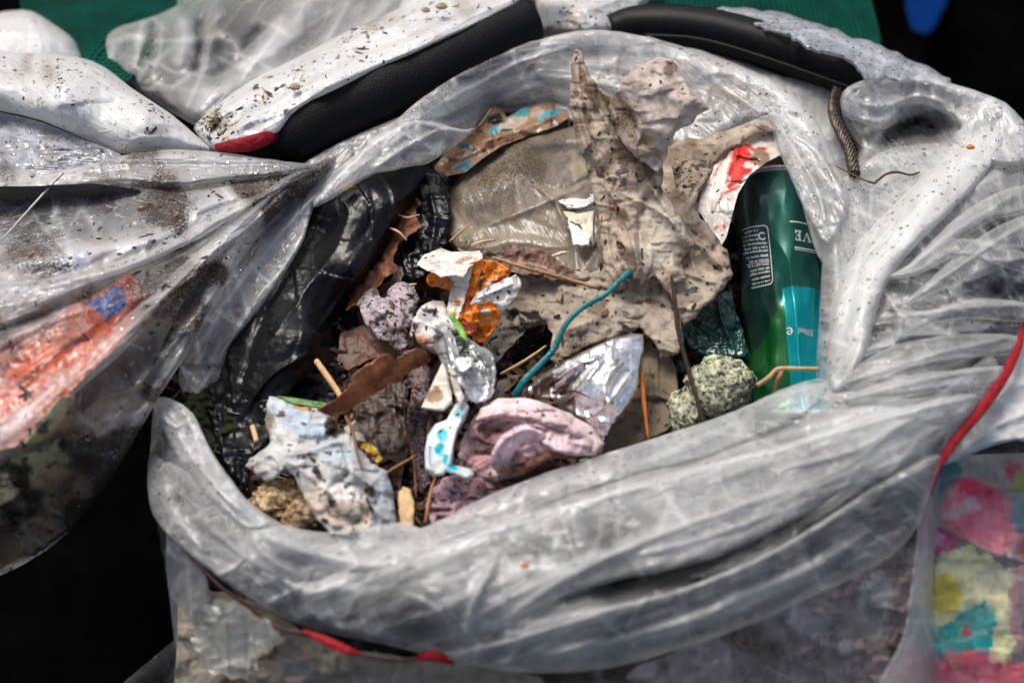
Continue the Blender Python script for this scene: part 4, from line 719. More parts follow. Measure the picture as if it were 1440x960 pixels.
# black polythene
S('black_polythene', 'long black polythene sheet lying along the left side of the bag mouth', 'plastic sheet',
  [(432, 302), (452, 272), (500, 250), (540, 236), (585, 228), (612, 238), (604, 268), (580, 296), (552, 335), (528, 378), (502, 415), (468, 455), (444, 484), (462, 490), (478, 500), (440, 520), (410, 545), (396, 575), (372, 590), (345, 600), (318, 590), (306, 560), (312, 515), (335, 470), (372, 415), (412, 358)],
  [(440, 290, -1.2), (540, 245, -.8), (600, 245, -2.8), (556, 290, -.9), (500, 380, -1.2), (440, 470, -2.2), (575, 310, -5), (520, 400, -5.5), (470, 455, -6), (450, 330, -2.2), (390, 420, -2.6), (330, 500, -3.6), (330, 580, -5), (400, 560, -4.6)],
  BLACK, sp=2.2, jag=3, jagf=8, creases=8, folds=[([(535, 240), (556, 290), (520, 360), (478, 420), (430, 480)], 5, 6, 'c'), ([(556, 288), (580, 268), (600, 245)], 5, 5, 'c'), ([(470, 268), (490, 300), (470, 350), (420, 420), (370, 490)], 8, 3, 'c'), ([(520, 262), (525, 310), (480, 370), (440, 430)], 9, -3), ([(400, 390), (370, 450), (340, 540)], 7, -3), ([(345, 580), (380, 530), (440, 495)], 5, 5, 'c'), ([(545, 330), (520, 380), (480, 440)], 5, -3, 'c')],
  crum=[(60, 4), (24, 1.0), (9, .4), (4, .25)], aniso=[(-58, 140, 26, 1.5)])
S('black_polythene', 'crumpled black polythene scrap between brown leaf and dirty clear film', 'plastic sheet',
  [(592, 238), (615, 240), (630, 262), (634, 300), (628, 345), (616, 372), (596, 388), (580, 405), (566, 385), (560, 350), (578, 318), (582, 270)], [(600, 245, -2.5), (620, 300, -2.8), (590, 380, -4)], BLACK, sp=2.5, edge=(8, 1), jag=3, crum=[(14, 6), (6, 2), (3, .7)], folds=[([(600, 260), (612, 310), (600, 370)], 7, 5, 'c')], key='blk2')
S('black_polythene', 'shiny black plastic tatter lying below the long black sheet', 'plastic sheet',
  [(288, 512), (310, 505), (345, 540), (400, 545), (408, 585), (392, 612), (372, 632), (352, 650), (348, 690), (322, 668), (300, 630), (290, 580)], [(300, 520, -4.5), (400, 570, -4.5), (340, 670, -5)], BLACK, sp=2.5, edge=(8, 1), jag=5, crum=[(16, 6), (7, 2)], key='blk3')
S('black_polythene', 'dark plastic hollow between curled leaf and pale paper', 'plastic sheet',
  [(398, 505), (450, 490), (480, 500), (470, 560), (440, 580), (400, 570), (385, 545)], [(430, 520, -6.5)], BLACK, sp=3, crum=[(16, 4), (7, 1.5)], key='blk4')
# moss
S('moss', 'dark green moss tuft at the left corner of the bag mouth', 'moss', [(245, 560), (275, 545), (305, 560), (330, 590), (352, 620), (365, 650), (330, 655), (290, 625), (262, 595)], [(260, 565, -4.6), (350, 640, -5.5)],
  paper('moss_green', .8, .9, 260, .3, .1, .3, base=(.018, .030, .008)), sp=2.5, jag=6, jagf=5, crum=[(8, 5), (4, 3)], key='moss')
# leaves
BR, BR2 = (.23, .085, .035), (.14, .06, .03)
S('dead_leaf', 'reddish brown leaf wedged upright behind the black sheet', 'leaf', [(562, 262), (580, 258), (590, 285), (584, 305), (592, 318), (575, 332), (558, 345), (552, 370), (560, 378), (540, 392), (524, 414), (500, 428), (488, 436), (492, 405), (508, 380), (522, 352), (540, 330), (548, 300)],
  [(575, 270, -3.4), (560, 330, -3.2), (500, 420, -4.2)], LEAF, sp=2.5, jag=4, jagf=6, col=BR, colvar=.5, crum=[(12, 4), (5, 1.5)], mott=[((.07, .03, .02), 18, .48, .7, .85), ((.42, .22, .12), 12, .58, .75, .5)], folds=[([(575, 270), (560, 320), (520, 390), (500, 420)], 5, 4, 'c'), ([(560, 320), (580, 325)], 3, 2, 'c'), ([(535, 360), (556, 372)], 3, 2, 'c'), ([(520, 385), (512, 372)], 3, 2, 'c')], key='leaf1')
S('dead_leaf', 'dull flat brown leaf under the black sheet, beside the lilac tissue', 'leaf', [(486, 430), (520, 412), (548, 392), (560, 372), (575, 380), (560, 400), (540, 418), (520, 430), (495, 436)], [(490, 432, -5), (560, 385, -4.4)], LEAF, sp=2.5, jag=3, col=(.17, .10, .07), colvar=.4, crum=[(9, 2)], key='leaf2')
S('dead_leaf', 'curled red brown leaf arching over the dark hollow left of centre', 'leaf', [(438, 578), (452, 572), (470, 562), (488, 548), (496, 528), (512, 514), (530, 504), (545, 496), (556, 504), (572, 496), (590, 488), (604, 498), (606, 508), (590, 518), (574, 524), (560, 540), (548, 538), (530, 552), (508, 564), (488, 580), (462, 588), (444, 586)],
  [(445, 580, -1), (500, 545, 1.2), (550, 512, 2.2), (600, 500, .8)], LEAF, sp=2, jag=3.5, jagf=6, edge=(8, 1.2), col=(.30, .105, .045), colvar=.45, crum=[(9, 2.5), (4, .8)], mott=[((.12, .04, .02), 16, .48, .7, .8), ((.50, .24, .12), 12, .58, .75, .6)], folds=[([(445, 582), (500, 550), (550, 520), (600, 502)], 4, -4, 'c'), ([(500, 552), (505, 525), (515, 515)], 3, 2.5, 'c'), ([(530, 536), (532, 515), (540, 502)], 3, 2.5, 'c'), ([(560, 518), (575, 510), (590, 492)], 3, 2.5, 'c'), ([(480, 565), (490, 580)], 3, 2, 'c')], key='leaf3')
S('dead_leaf', 'brown leaf with a pale midrib lying on the dirty film above the orange wrapper', 'leaf', [(688, 366), (700, 356), (716, 352), (722, 344), (745, 347), (765, 352), (782, 362), (796, 376), (815, 390), (800, 394), (770, 392), (740, 386), (712, 378)], [(690, 366, -1.2), (815, 392, -1.2), (750, 350, -1.0)], LEAF, sp=2, jag=3, jagf=5, col=(.17, .075, .04), colvar=.5, mott=[((.05, .03, .02), 14, .5, .7, .8)], paint=[('l', [(700, 362), (760, 376), (810, 392)], 1.2, (.36, .22, .12))], crum=[(9, 2.6), (4, 1)], folds=[([(730, 368), (745, 352)], 2.5, 2, 'c'), ([(760, 374), (772, 358)], 2.5, 2, 'c'), ([(750, 372), (745, 386)], 2.5, 2, 'c')], key='leaf4')
S('dead_leaf', 'fuzzy dark scrap of leaf just above the orange wrapper', 'leaf', [(645, 360), (665, 348), (690, 352), (706, 362), (690, 372), (664, 376), (650, 372)], [(650, 362, -1.2), (700, 362, -1.0)], LEAF, sp=2, jag=4, jagf=4, col=(.10, .07, .045), colvar=.6, crum=[(6, 3)], key='leaf5')
S('dead_leaf', 'black brown rotten leaf standing in the compost left of the looped strip', 'leaf', [(505, 540), (540, 530), (570, 540), (580, 580), (575, 640), (560, 700), (545, 700), (535, 650), (512, 610), (495, 580)], [(520, 550, -5.5), (560, 690, -6)], LEAF, sp=2.5, jag=5, col=(.045, .026, .017), colvar=.6, crum=[(14, 5), (6, 2)], key='leaf6')
S('dead_leaf', 'rusty brown patch of leaf above the curled leaf', 'leaf', [(478, 470), (510, 455), (540, 470), (560, 485), (555, 500), (520, 505), (490, 520), (472, 505)], [(480, 480, -6), (550, 490, -5.6)], LEAF, sp=2.5, jag=4, col=(.12, .05, .025), colvar=.6, crum=[(10, 3)], key='leaf7')
# wrappers at the top
S('brown_crisp_packet', 'brown glossy packet with turquoise scribbled marks under the top rim', 'packet', [(610, 236), (628, 212), (650, 190), (672, 160), (690, 146), (706, 148), (712, 166), (735, 152), (760, 146), (795, 140), (800, 165), (782, 178), (745, 190), (706, 205), (680, 222), (655, 242), (628, 248)],
  [(615, 238, -3), (700, 150, -2.5), (790, 155, -2.8), (700, 190, -2.0)], PRINT, sp=2, col=(.27, .165, .09), colvar=.4, dirt=.15, crum=[(13, 4), (5, 1)], folds=[([(620, 225), (680, 200), (740, 180), (790, 160)], 6, 5, 'c'), ([(640, 235), (700, 205), (760, 185)], 5, -4, 'c'), ([(690, 150), (705, 175), (700, 195)], 5, 4, 'c')],
  paint=[('l', [(696, 182), (710, 172), (728, 158)], 3.5, (.03, .32, .38)), ('l', [(738, 142), (735, 160), (730, 170)], 4, (.04, .36, .42)), ('l', [(760, 165), (785, 155)], 4, (.03, .30, .36)), ('l', [(690, 184), (712, 180)], 3, (.03, .30, .36)), ('l', [(648, 205), (668, 212)], 3, (.02, .16, .22)), ('l', [(645, 238), (662, 230)], 3, (.02, .2, .28)), ('l', [(660, 190), (690, 178)], 2, (.45, .2, .08)), ('l', [(640, 220), (700, 200), (760, 190)], 2, (.32, .09, .04)), ('e', 722, 172, 22, 7, -20, (.5, .42, .32)), ('e', 690, 155, 12, 8, 0, (.42, .32, .22)), ('e', 755, 158, 12, 8, 0, (.45, .36, .28)), ('e', 696, 170, 9, 8, 0, (.01, .01, .01))], key='crisp')
S('bottle_film', 'dirty see-through brown plastic bottle lying in the middle of the litter', 'plastic bottle', [(622, 300), (634, 262), (655, 232), (690, 204), (740, 188), (790, 178), (826, 184), (850, 240), (858, 330), (850, 390), (790, 392), (735, 384), (690, 368), (650, 356), (630, 342)],
  [(630, 300, -3.6), (700, 210, -3), (810, 190, -2.2), (740, 260, -.6), (690, 340, -2.4), (800, 370, -1.6), (830, 260, -.8)], FILM_BROWN, sp=2.5, flow=('a', 60), creases=50, mott=(), edge=(18, 1.6), dens=.50, dirt=.45, crum=[(40, 5), (14, 1.2)],
  folds=[([(732, 200), (738, 235), (760, 265), (785, 290), (800, 340)], 6, 6, 'c'), ([(655, 330), (720, 305), (770, 285), (830, 255)], 9, 5, 'c'), ([(640, 280), (700, 250), (735, 240)], 16, 5), ([(660, 350), (730, 340), (800, 350)], 8, 4), ([(740, 210), (800, 205), (830, 220)], 8, -4)],
  thin=[(680, 290, 40, -.18), (800, 220, 26, -.15)], dirts=[(760, 230, 40, .2), (700, 240, 40, .15), (680, 350, 40, .3)], key='bottle')
SHEETS.pop('bottle')
S('film_liner', 'creased beige film under the brown bottle, above the leaf', 'film', [(630, 325), (690, 320), (760, 300), (830, 300), (870, 330), (900, 400), (830, 410), (760, 395), (690, 372), (645, 352)], [(640, 335, -4), (850, 350, -2.6), (760, 390, -2.6)], TISSUE_DIRTY, sp=2.5, col=(.50, .43, .32), colvar=.2, crum=[(20, 4), (7, 1)], dirt=.15, key='liner')
S('yellow_ring', 'small yellow green ring glimpsed inside the brown bottle', 'cap', [(800, 236), (808, 228), (822, 230), (828, 242), (820, 250), (806, 250)], [(812, 240, -1.6)], plain('yellow_plastic', (.55, .50, .10), .4), sp=2, thick=2, edge=(5, .3), key='cap')
SHEETS.pop('cap')
for k, (ol, zz, lb_) in enumerate([([(784, 282), (800, 279), (824, 280), (838, 270), (838, 284), (822, 292), (800, 294)], -.2, 'curved white polystyrene crumb on the brown bottle'), ([(790, 296), (812, 300), (836, 296), (834, 345), (818, 320), (800, 312)], -.5, 'cream polystyrene flake with brown specks below the curved crumb'), ([(798, 310), (812, 318), (832, 330), (830, 346), (806, 345)], -.2, 'knobbly white polystyrene lump at the bottom of the flake stack')]):
    S('polystyrene_piece', lb_, 'polystyrene', ol, [(ol[0][0], ol[0][1], zz), (ol[2][0], ol[2][1] + 20, zz)], STYRO if k != 1 else PRINT_CLEAN, sp=1.5, thick=5, edge=(4, .35), jag=2, jagf=4, col=(.60, .52, .38), dirt=.12, crum=[(5, .6)], key='sty%d' % k)
# beige tissue heap
TI = (.46, .385, .30)
S('beige_tissue', 'beige crumpled tissue sheet spread across the middle of the litter', 'tissue', [(698, 410), (735, 384), (790, 372), (850, 372), (905, 392), (945, 402), (956, 440), (960, 490), (945, 500), (930, 502), (918, 478), (900, 462), (870, 474), (820, 488), (785, 512), (768, 505), (776, 470), (755, 440), (715, 438)],
  [(700, 412, -3.5), (850, 380, -1.6), (950, 430, -1), (930, 495, -1.6), (780, 500, -3.2), (840, 440, -1.4)], TISSUE, sp=2, jag=5, jagf=7, col=TI, colvar=.12, edge=(5, .5), crum=[(20, 6), (8, 2), (4, .7)],
  folds=[([(860, 380), (900, 420), (950, 470)], 7, 5, 'c'), ([(770, 400), (830, 420), (900, 440)], 8, 4, 'c'), ([(890, 430), (920, 425), (940, 440)], 5, -6), ([(780, 470), (840, 450), (900, 455)], 7, 4, 'c')], dirts=[(870, 400, 50, .15), (780, 395, 40, .2)], mott=[((.22, .16, .11), 24, .5, .72, .75)], key='tis3')
S('beige_tissue', 'grey beige tissue flap hanging over a dark gap below the leaf', 'tissue', [(700, 420), (740, 432), (775, 440), (782, 462), (755, 452), (735, 470), (706, 500), (690, 520), (676, 500), (684, 455)], [(700, 430, -4), (770, 450, -4), (700, 500, -5.5)], TISSUE_DIRTY, sp=2, jag=4, col=(.40, .35, .28), colvar=.2, crum=[(13, 5), (6, 1.5)], key='tis5')
S('beige_tissue', 'cream crumpled tissue ridge between the twisted film and the can', 'tissue', [(925, 212), (960, 196), (1000, 192), (1035, 178), (1072, 165), (1092, 184), (1060, 192), (1020, 215), (992, 250), (975, 292), (1000, 322), (1022, 352), (1032, 385), (1018, 408), (990, 432), (962, 458), (950, 428), (930, 390), (900, 345), (880, 300), (905, 262)],
  [(940, 210, -.8), (1060, 180, .2), (980, 240, .4), (930, 290, .2), (1010, 350, .9), (990, 420, -.4), (930, 370, .4)], TISSUE, sp=2, jag=4, jagf=8, edge=(7, .8), col=(.52, .43, .33), mott=[((.20, .14, .09), 26, .48, .68, .85)], colvar=.2,
  crum=[(20, 7), (8, 2.2), (4, .6)], folds=[([(985, 262), (962, 320), (1000, 360), (1026, 388)], 6, 7, 'c'), ([(920, 260), (960, 330), (985, 400)], 7, 6, 'c'), ([(960, 200), (1020, 200), (1080, 172)], 6, 5, 'c'), ([(930, 300), (990, 340), (1010, 370)], 6, -5), ([(940, 380), (980, 390), (1010, 400)], 6, 4, 'c')], dirts=[(960, 250, 50, .3), (940, 340, 50, .2), (1010, 220, 40, .25)], key='tis2')
tw = root('twisted_film', P1(900, 400, -2), 'tall muddy cream film twisted upright with a pale ragged flap at its top right', 'film')
sheet('twisted_body', [(805, 76), (809, 68), (818, 72), (822, 90), (830, 108), (842, 122), (858, 134), (872, 150), (888, 176), (910, 200), (926, 222), (934, 244), (930, 262), (944, 285), (962, 312), (975, 345), (958, 368), (966, 392), (946, 398), (950, 425), (934, 408), (920, 386), (905, 404), (893, 394), (872, 406), (850, 380), (845, 345), (842, 300), (832, 262), (822, 226), (808, 190), (802, 150), (802, 110)],
  [(811, 74, 7.5), (820, 140, 6.0), (850, 150, 6.5), (900, 210, 5.5), (930, 240, 4.8), (830, 220, 3.8), (900, 260, 3.6), (850, 320, 1.6), (950, 320, 2.2), (900, 390, .6), (945, 400, .8)],
  TISSUE_DIRTY, tw, sp=1.8, jag=2.5, jagf=7, edge=(5, .5), col=(.52, .42, .32), colvar=.35, crum=[(22, 5), (9, 2), (4, .7)],
  folds=[([(811, 78), (814, 130), (826, 190), (848, 250)], 6, 8), ([(820, 90), (836, 140), (866, 190), (900, 236)], 5, 7, 'c'), ([(836, 118), (862, 170), (900, 215), (925, 250)], 7, -9), ([(862, 140), (885, 190), (915, 230), (932, 270)], 6, 8, 'c'), ([(842, 250), (870, 290), (890, 340), (900, 395)], 7, 7, 'c'), ([(920, 262), (900, 310), (905, 380)], 6, -6), ([(905, 250), (940, 300), (965, 350)], 6, 7, 'c'), ([(850, 300), (858, 360), (880, 400)], 6, 5, 'c'), ([(805, 100), (808, 160), (830, 230)], 4, 5, 'c'), ([(870, 270), (930, 300), (960, 330)], 5, 5, 'c')],
  paint=[('e', 925, 330, 36, 50, 0, (.60, .52, .42)), ('e', 900, 180, 10, 20, 20, (.20, .14, .09)), ('l', [(818, 100), (840, 160), (880, 215)], 5, (.22, .15, .10)), ('e', 850, 180, 14, 22, -30, (.56, .47, .36))],
  mott=[((.20, .14, .09), 34, .44, .66, .85), ((.10, .07, .045), 12, .56, .70, .8)], dirts=[(870, 170, 30, .3), (900, 230, 30, .3)], key='twist')
sheet('ragged_flap', [(856, 152), (864, 132), (874, 116), (884, 102), (898, 91), (914, 86), (930, 80), (946, 84), (954, 98), (964, 118), (974, 134), (988, 144), (998, 154), (980, 164), (970, 178), (950, 186), (944, 200), (936, 222), (926, 244), (912, 232), (898, 224), (880, 206), (866, 182)],
  [(862, 150, 7.4), (900, 100, 10.5), (950, 95, 11), (985, 155, 10), (900, 190, 7.8), (935, 220, 6.2)], TISSUE_DIRTY, tw, sp=1.8, jag=3, jagf=8, edge=(5, .4), col=(.62, .53, .46), colvar=.25, crum=[(24, 5), (9, 1.6)],
  folds=[([(868, 128), (884, 165), (915, 210)], 8, -7), ([(890, 100), (905, 150), (930, 200)], 9, 6), ([(930, 84), (940, 130), (985, 152)], 10, 4)], paint=[('e', 878, 165, 12, 40, -25, (.26, .185, .125)), ('e', 942, 96, 12, 9, 0, (.28, .21, .15)), ('e', 905, 205, 18, 20, 0, (.36, .28, .2))], mott=[((.24, .17, .12), 16, .54, .76, .8)], dirts=[(875, 170, 25, .4)], key='flap')
# red and white wrapper
S('red_white_wrapper', 'white wrapper with bright red marbled print standing beside the can top', 'wrapper', [(968, 292), (982, 262), (1000, 232), (1018, 205), (1040, 188), (1068, 182), (1090, 192), (1098, 218), (1078, 228), (1054, 246), (1038, 272), (1030, 300), (1022, 332), (1012, 350), (1000, 325), (985, 300)],
  [(975, 285, -.4), (1020, 215, -.2), (1080, 200, -.4), (1015, 330, .2), (1010, 270, .6)], PRINT, sp=1.6, col=(.74, .68, .60), colvar=.12, dirt=.15, warp=4, crum=[(14, 3.5), (6, 1)], folds=[([(1000, 300), (1020, 250), (1045, 200)], 4, 5, 'c'), ([(985, 290), (1005, 250), (1025, 210)], 3, -3, 'c')],
  paint=[('e', 1042, 218, 15, 15, 0, (.62, .03, .02)), ('e', 1034, 240, 12, 18, 0, (.66, .05, .03)), ('l', [(1025, 262), (1040, 250), (1052, 238)], 4, (.6, .03, .02)), ('l', [(1048, 205), (1066, 212), (1078, 210)], 2, (.62, .05, .03)), ('l', [(1012, 280), (1020, 272), (1040, 262)], 2.5, (.6, .04, .03)), ('e', 1058, 225, 8, 6, 0, (.75, .2, .16)), ('e', 1052, 232, 5, 4, 0, (.78, .74, .68)), ('e', 978, 275, 7, 8, 0, (.55, .03, .02)), ('l', [(1008, 322), (1018, 318)], 3, (.5, .02, .02)), ('e', 1070, 222, 14, 12, 0, (.25, .16, .09)), ('l', [(996, 262), (1010, 236), (1026, 208)], 1.2, (.65, .2, .14))], key='redwhite')
S('beige_tissue', 'dark gritty fold of tissue left of the red and white wrapper', 'tissue', [(945, 225), (970, 222), (1000, 226), (995, 250), (975, 280), (958, 290), (950, 262)], [(960, 240, .9), (980, 270, .6)], TISSUE_DIRTY, sp=2, jag=3, col=(.40, .32, .23), dirt=.3, crum=[(10, 4), (5, 1)], key='tis7')
# green foil scrap
S('green_wrapper', 'dark bottle green crinkled wrapper between the tissue and the can', 'wrapper', [(952, 452), (968, 440), (990, 428), (1012, 410), (1028, 412), (1036, 440), (1048, 478), (1052, 505), (1020, 505), (985, 500), (962, 480)], [(960, 455, -3), (1020, 425, -2.5), (1040, 495, -3.5)],
  paper('dark_green_film', .2, .6, 90, 0, .05, .6, base=(.004, .045, .034), fine=.1), sp=2, edge=(6, .6), jag=2, crum=[(14, 6), (6, 2), (3, .6)], folds=[([(1008, 415), (1016, 450), (1034, 495)], 5, 6, 'c'), ([(970, 450), (1000, 470), (1030, 480)], 5, -4, 'c')], key='greenw')
SHEETS.pop('greenw')
# brown paper
S('brown_paper', 'olive brown folded paper behind the silver foil', 'paper', [(890, 492), (912, 484), (940, 498), (952, 520), (955, 552), (944, 580), (946, 602), (915, 618), (870, 634), (838, 640), (850, 610), (878, 575), (888, 530)], [(900, 500, -3.6), (950, 540, -3.4), (860, 620, -3.8)],
  TISSUE, sp=2, jag=2, jagf=8, col=(.20, .155, .105), colvar=.2, edge=(5, .5), crum=[(16, 4), (7, 1)], folds=[([(905, 500), (915, 555), (905, 610)], 6, 5, 'c'), ([(930, 545), (950, 560)], 5, 5, 'c'), ([(890, 560), (925, 555), (950, 575)], 5, 4, 'c')], key='brownp')
# lichen stones
def stone(px, py, z, r, sc, sd, lab):
    o = blob('lichen_stone', px, py, z, r, LICHEN, None, 5, ((1.4, .22), (3.2, .12), (7, .08), (13, .07), (26, .05)), sc, sd); tag(o, lab, 'stone')
stone(1012, 544, -2.6, 25, (1.05, .9, .95), 3, 'round stone crusted with pale yellow lichen below the can')
stone(966, 582, -3.4, 17, (.8, 1.1, 1.0), 5, 'smaller lichen covered stone behind the dark twig')
# silver foil
S('silver_foil', 'large torn piece of silver wrapper foil leaning right of centre', 'foil', [(736, 552), (752, 534), (785, 512), (820, 494), (858, 476), (888, 468), (905, 470), (906, 485), (900, 515), (896, 545), (884, 568), (868, 588), (858, 606), (848, 628), (838, 616), (825, 598), (806, 584), (776, 566), (752, 560)],
  [(740, 552, -2.4), (820, 500, .8), (900, 475, .6), (895, 540, .2), (848, 622, -1.2), (800, 570, -1.0), (840, 540, .9)], FOILM, sp=1.6, edge=(6, .7), jag=1.5, jagf=8, col=(.96, .91, .85), colvar=.05, crum=[(24, 3.4), (10, .9)],
  folds=[([(765, 545), (800, 520), (850, 500)], 4, 3.5, 'c'), ([(775, 560), (800, 535), (830, 505)], 4, -3.5, 'c'), ([(790, 570), (820, 540), (850, 505)], 4, 3.5, 'c'), ([(880, 500), (850, 540), (865, 590)], 6, 4), ([(820, 590), (850, 570), (890, 520)], 5, 3, 'c')],
  paint=[('e', 765, 545, 24, 8, -40, (.38, .24, .22)), ('e', 798, 540, 20, 4, -50, (.22, .17, .16)), ('e', 820, 520, 22, 3.5, -50, (.28, .25, .24)), ('e', 780, 555, 16, 4, -50, (.30, .20, .18)), ('e', 842, 605, 12, 8, 0, (.6, .5, .44))], dirts=[(760, 550, 30, .2)], key='foil')
SHEETS.pop('foil')
# teal string
q_ = [(724, 558, -3.6), (738, 535, -2.6), (758, 514, -2.2), (778, 492, -1.6), (788, 470, -1), (802, 448, -.4), (826, 428, .1), (852, 414, .6), (870, 396, 1.0), (887, 381, 1.0)]
o = tube('teal_strap', q_, 2.3, paper('teal_plastic', .35, .5, 300, .22, .15, .5, base=(.014, .19, .20)), None, 12, .5, 10, taper=[1.5, 1.1, 1, .9, .9, .8, 1], flatdir=-rays([800], [460])[0]); tag(o, 'teal plastic strap curving across the beige tissue', 'strap')
# white and orange wrapper
ORG = (.88, .24, .01)
ow = root('orange_wrapper', P1(665, 470, -2), 'crumpled white snack wrapper with bright orange panels in the centre', 'wrapper')
def W(nm, out, z, col_, paint=(), folds=(), par=ow, mat=PRINT, **k):
    cx_ = sum(p_[0] for p_ in out) / len(out); cy_ = sum(p_[1] for p_ in out) / len(out); out = [(cx_ + (p_[0] - cx_) * 1.2, cy_ + (p_[1] - cy_) * 1.2) for p_ in out]
    k.setdefault('crum', [(10, 3.6), (5, 1.2)]); k.setdefault('dirt', .15); k.setdefault('edge', (2, .1)); k.setdefault('jag', 2.0); k.setdefault('jagf', 5); k.setdefault('creases', 5)
    return sheet(nm, out, z, mat, par, sp=1.3, col=col_, paint=paint, folds=folds, warp=1.5, **k)
WH = (.80, .76, .70)
W('side_flap', [(594, 372), (603, 359), (622, 353), (640, 357), (668, 355), (672, 364), (655, 374), (648, 386), (640, 384), (622, 386), (606, 378)], [(596, 372, .2), (665, 358, -.2), (630, 372, 1.0)], WH, [('e', 655, 366, 16, 5, -10, (.55, .33, .24)), ('e', 612, 372, 8, 3, 20, (.6, .55, .5))], [([(604, 362), (625, 372), (640, 384)], 3, 3, 'c')], key='w1')
W('orange_panel', [(604, 390), (612, 382), (626, 380), (640, 388), (650, 398), (646, 408), (634, 406), (616, 402), (606, 400)], [(604, 394, 0), (650, 402, .2)], ORG, [('e', 640, 400, 7, 4, 30, (.75, .70, .62))], key='w2')
W('white_fold', [(622, 378), (640, 380), (662, 368), (660, 386), (654, 408), (648, 430), (640, 446), (630, 432), (634, 408), (640, 396), (626, 388)], [(625, 380, .8), (660, 372, 1.4), (640, 440, 1.0)], WH, [], [([(658, 374), (648, 405), (638, 440)], 3, 4, 'c')], key='w3')
W('orange_panel', [(658, 382), (664, 374), (678, 371), (698, 374), (712, 384), (706, 394), (690, 402), (676, 412), (662, 424), (654, 442), (642, 444), (645, 420), (652, 400)], [(665, 376, 1.6), (710, 386, .6), (648, 440, .8), (670, 400, .4)], ORG, [('e', 677, 396, 4, 16, 5, (.05, .02, .012)), ('p', [(684, 408), (700, 392), (714, 382), (706, 396), (690, 410)], (.50, .05, .03)), ('l', [(662, 400), (690, 382)], 1.2, (.95, .45, .04)), ('e', 690, 397, 6, 4, 0, (.8, .55, .5))], [([(664, 376), (670, 400), (660, 425)], 3, 5, 'c'), ([(690, 376), (684, 400)], 4, -4)], key='w4')
W('white_fold', [(668, 426), (676, 412), (692, 404), (708, 396), (722, 390), (728, 402), (722, 416), (708, 432), (700, 440), (698, 428), (682, 424)], [(670, 424, 1.8), (724, 396, .4), (702, 434, .4)], WH, [('e', 700, 412, 8, 3, -30, (.5, .48, .45))], [([(672, 420), (700, 408), (724, 398)], 3, 5, 'c')], key='w5')
W('orange_panel', [(660, 428), (670, 424), (684, 426), (698, 430), (700, 444), (692, 462), (680, 476), (668, 474), (664, 456), (656, 446)], [(662, 432, 1.2), (698, 436, .6), (678, 472, -.6)], ORG, [('e', 684, 438, 7, 4, 0, (.82, .75, .66)), ('e', 670, 466, 8, 7, 0, (.45, .10, .02)), ('l', [(668, 452), (690, 446)], 1.2, (.95, .5, .1))], [([(664, 430), (672, 450), (682, 470)], 3, 4, 'c'), ([(664, 440), (696, 436)], 3, 3, 'c')], key='w6')
W('orange_panel', [(640, 444), (654, 440), (660, 452), (664, 470), (652, 466), (642, 456)], [(645, 446, .6), (660, 466, 0)], (.40, .06, .02), key='w7')
S('white_film_wad', 'glassy white film wad speckled with soil left of the orange wrapper', 'film', [(576, 470), (580, 448), (592, 430), (610, 421), (624, 424), (632, 440), (644, 452), (650, 472), (646, 492), (630, 505), (618, 498), (604, 494), (588, 484)], [(580, 465, -1), (620, 430, .3), (640, 490, -.4), (612, 460, 1.2)], TISSUE, sp=1.6, jag=2, edge=(6, .8), col=(.80, .76, .72), dirt=.2, crum=[(13, 5), (5, 1.5)], folds=[([(585, 450), (610, 460), (640, 480)], 4, 4, 'c')], paint=[('e', 592, 478, 14, 7, 20, (.72, .35, .2)), ('e', 600, 442, 12, 8, 0, (.45, .43, .42))], key='wad')
S('lilac_tissue', 'lilac grey tissue with black soil spots beside the black sheet', 'tissue', [(502, 428), (514, 408), (528, 406), (540, 420), (550, 402), (566, 395), (582, 402), (592, 424), (584, 446), (574, 468), (575, 486), (560, 496), (545, 484), (528, 474), (512, 452)], [(510, 425, -3.4), (580, 410, -2.4), (560, 488, -3.4), (545, 440, -2.2)], TISSUE, sp=1.8, jag=3, edge=(5, .7), col=(.56, .48, .51), dirt=.35, mott=[((.06, .04, .04), 12, .56, .64, .95)], crum=[(14, 5), (6, .9)], folds=[([(515, 425), (545, 450), (565, 490)], 4, 4, 'c'), ([(560, 400), (568, 440), (560, 470)], 4, 4, 'c')], key='lilac')
S('lilac_tissue', 'sooty lilac strip of tissue running down beside the looped strip', 'tissue', [(566, 486), (590, 500), (606, 520), (604, 560), (600, 600), (596, 640), (606, 680), (590, 690), (576, 640), (574, 590), (580, 540), (566, 512)], [(580, 500, -3.4), (590, 600, -4.4), (598, 680, -5)], TISSUE, sp=2, jag=4, edge=(5, .6), col=(.32, .23, .27), dirt=.45, crum=[(13, 5), (6, 1.5)], key='lilac2')
# grey foil and cream triangle
gf = root('grey_foil', P1(660, 560, -2), 'crumpled grey silver wrapper below the green blade in the centre', 'foil')
GF = dict(par=gf, mat=paper('silver_film', .25, .4, 80, .1, 0, .5, metal=.45, fine=.1))
W('strip', [(610, 462), (622, 457), (632, 468), (640, 484), (642, 505), (634, 522), (622, 505), (612, 486)], [(612, 464, .3), (636, 515, 1.2), (636, 480, 1.4)], (.34, .36, .35), (), [([(620, 460), (630, 485), (634, 515)], 3, 4, 'c')], key='g1', **GF)
W('strip', [(634, 476), (650, 474), (658, 486), (662, 505), (654, 520), (644, 528), (640, 505)], [(640, 478, .9), (650, 522, 1.0)], (.05, .06, .05), (), key='g2', **GF)
W('strip', [(655, 478), (672, 488), (690, 500), (694, 525), (688, 545), (680, 530), (672, 512), (662, 498)], [(660, 482, 1.2), (692, 530, .6)], (.30, .31, .30), (), [([(664, 486), (682, 510), (690, 540)], 3, 4, 'c')], key='g3', **GF)
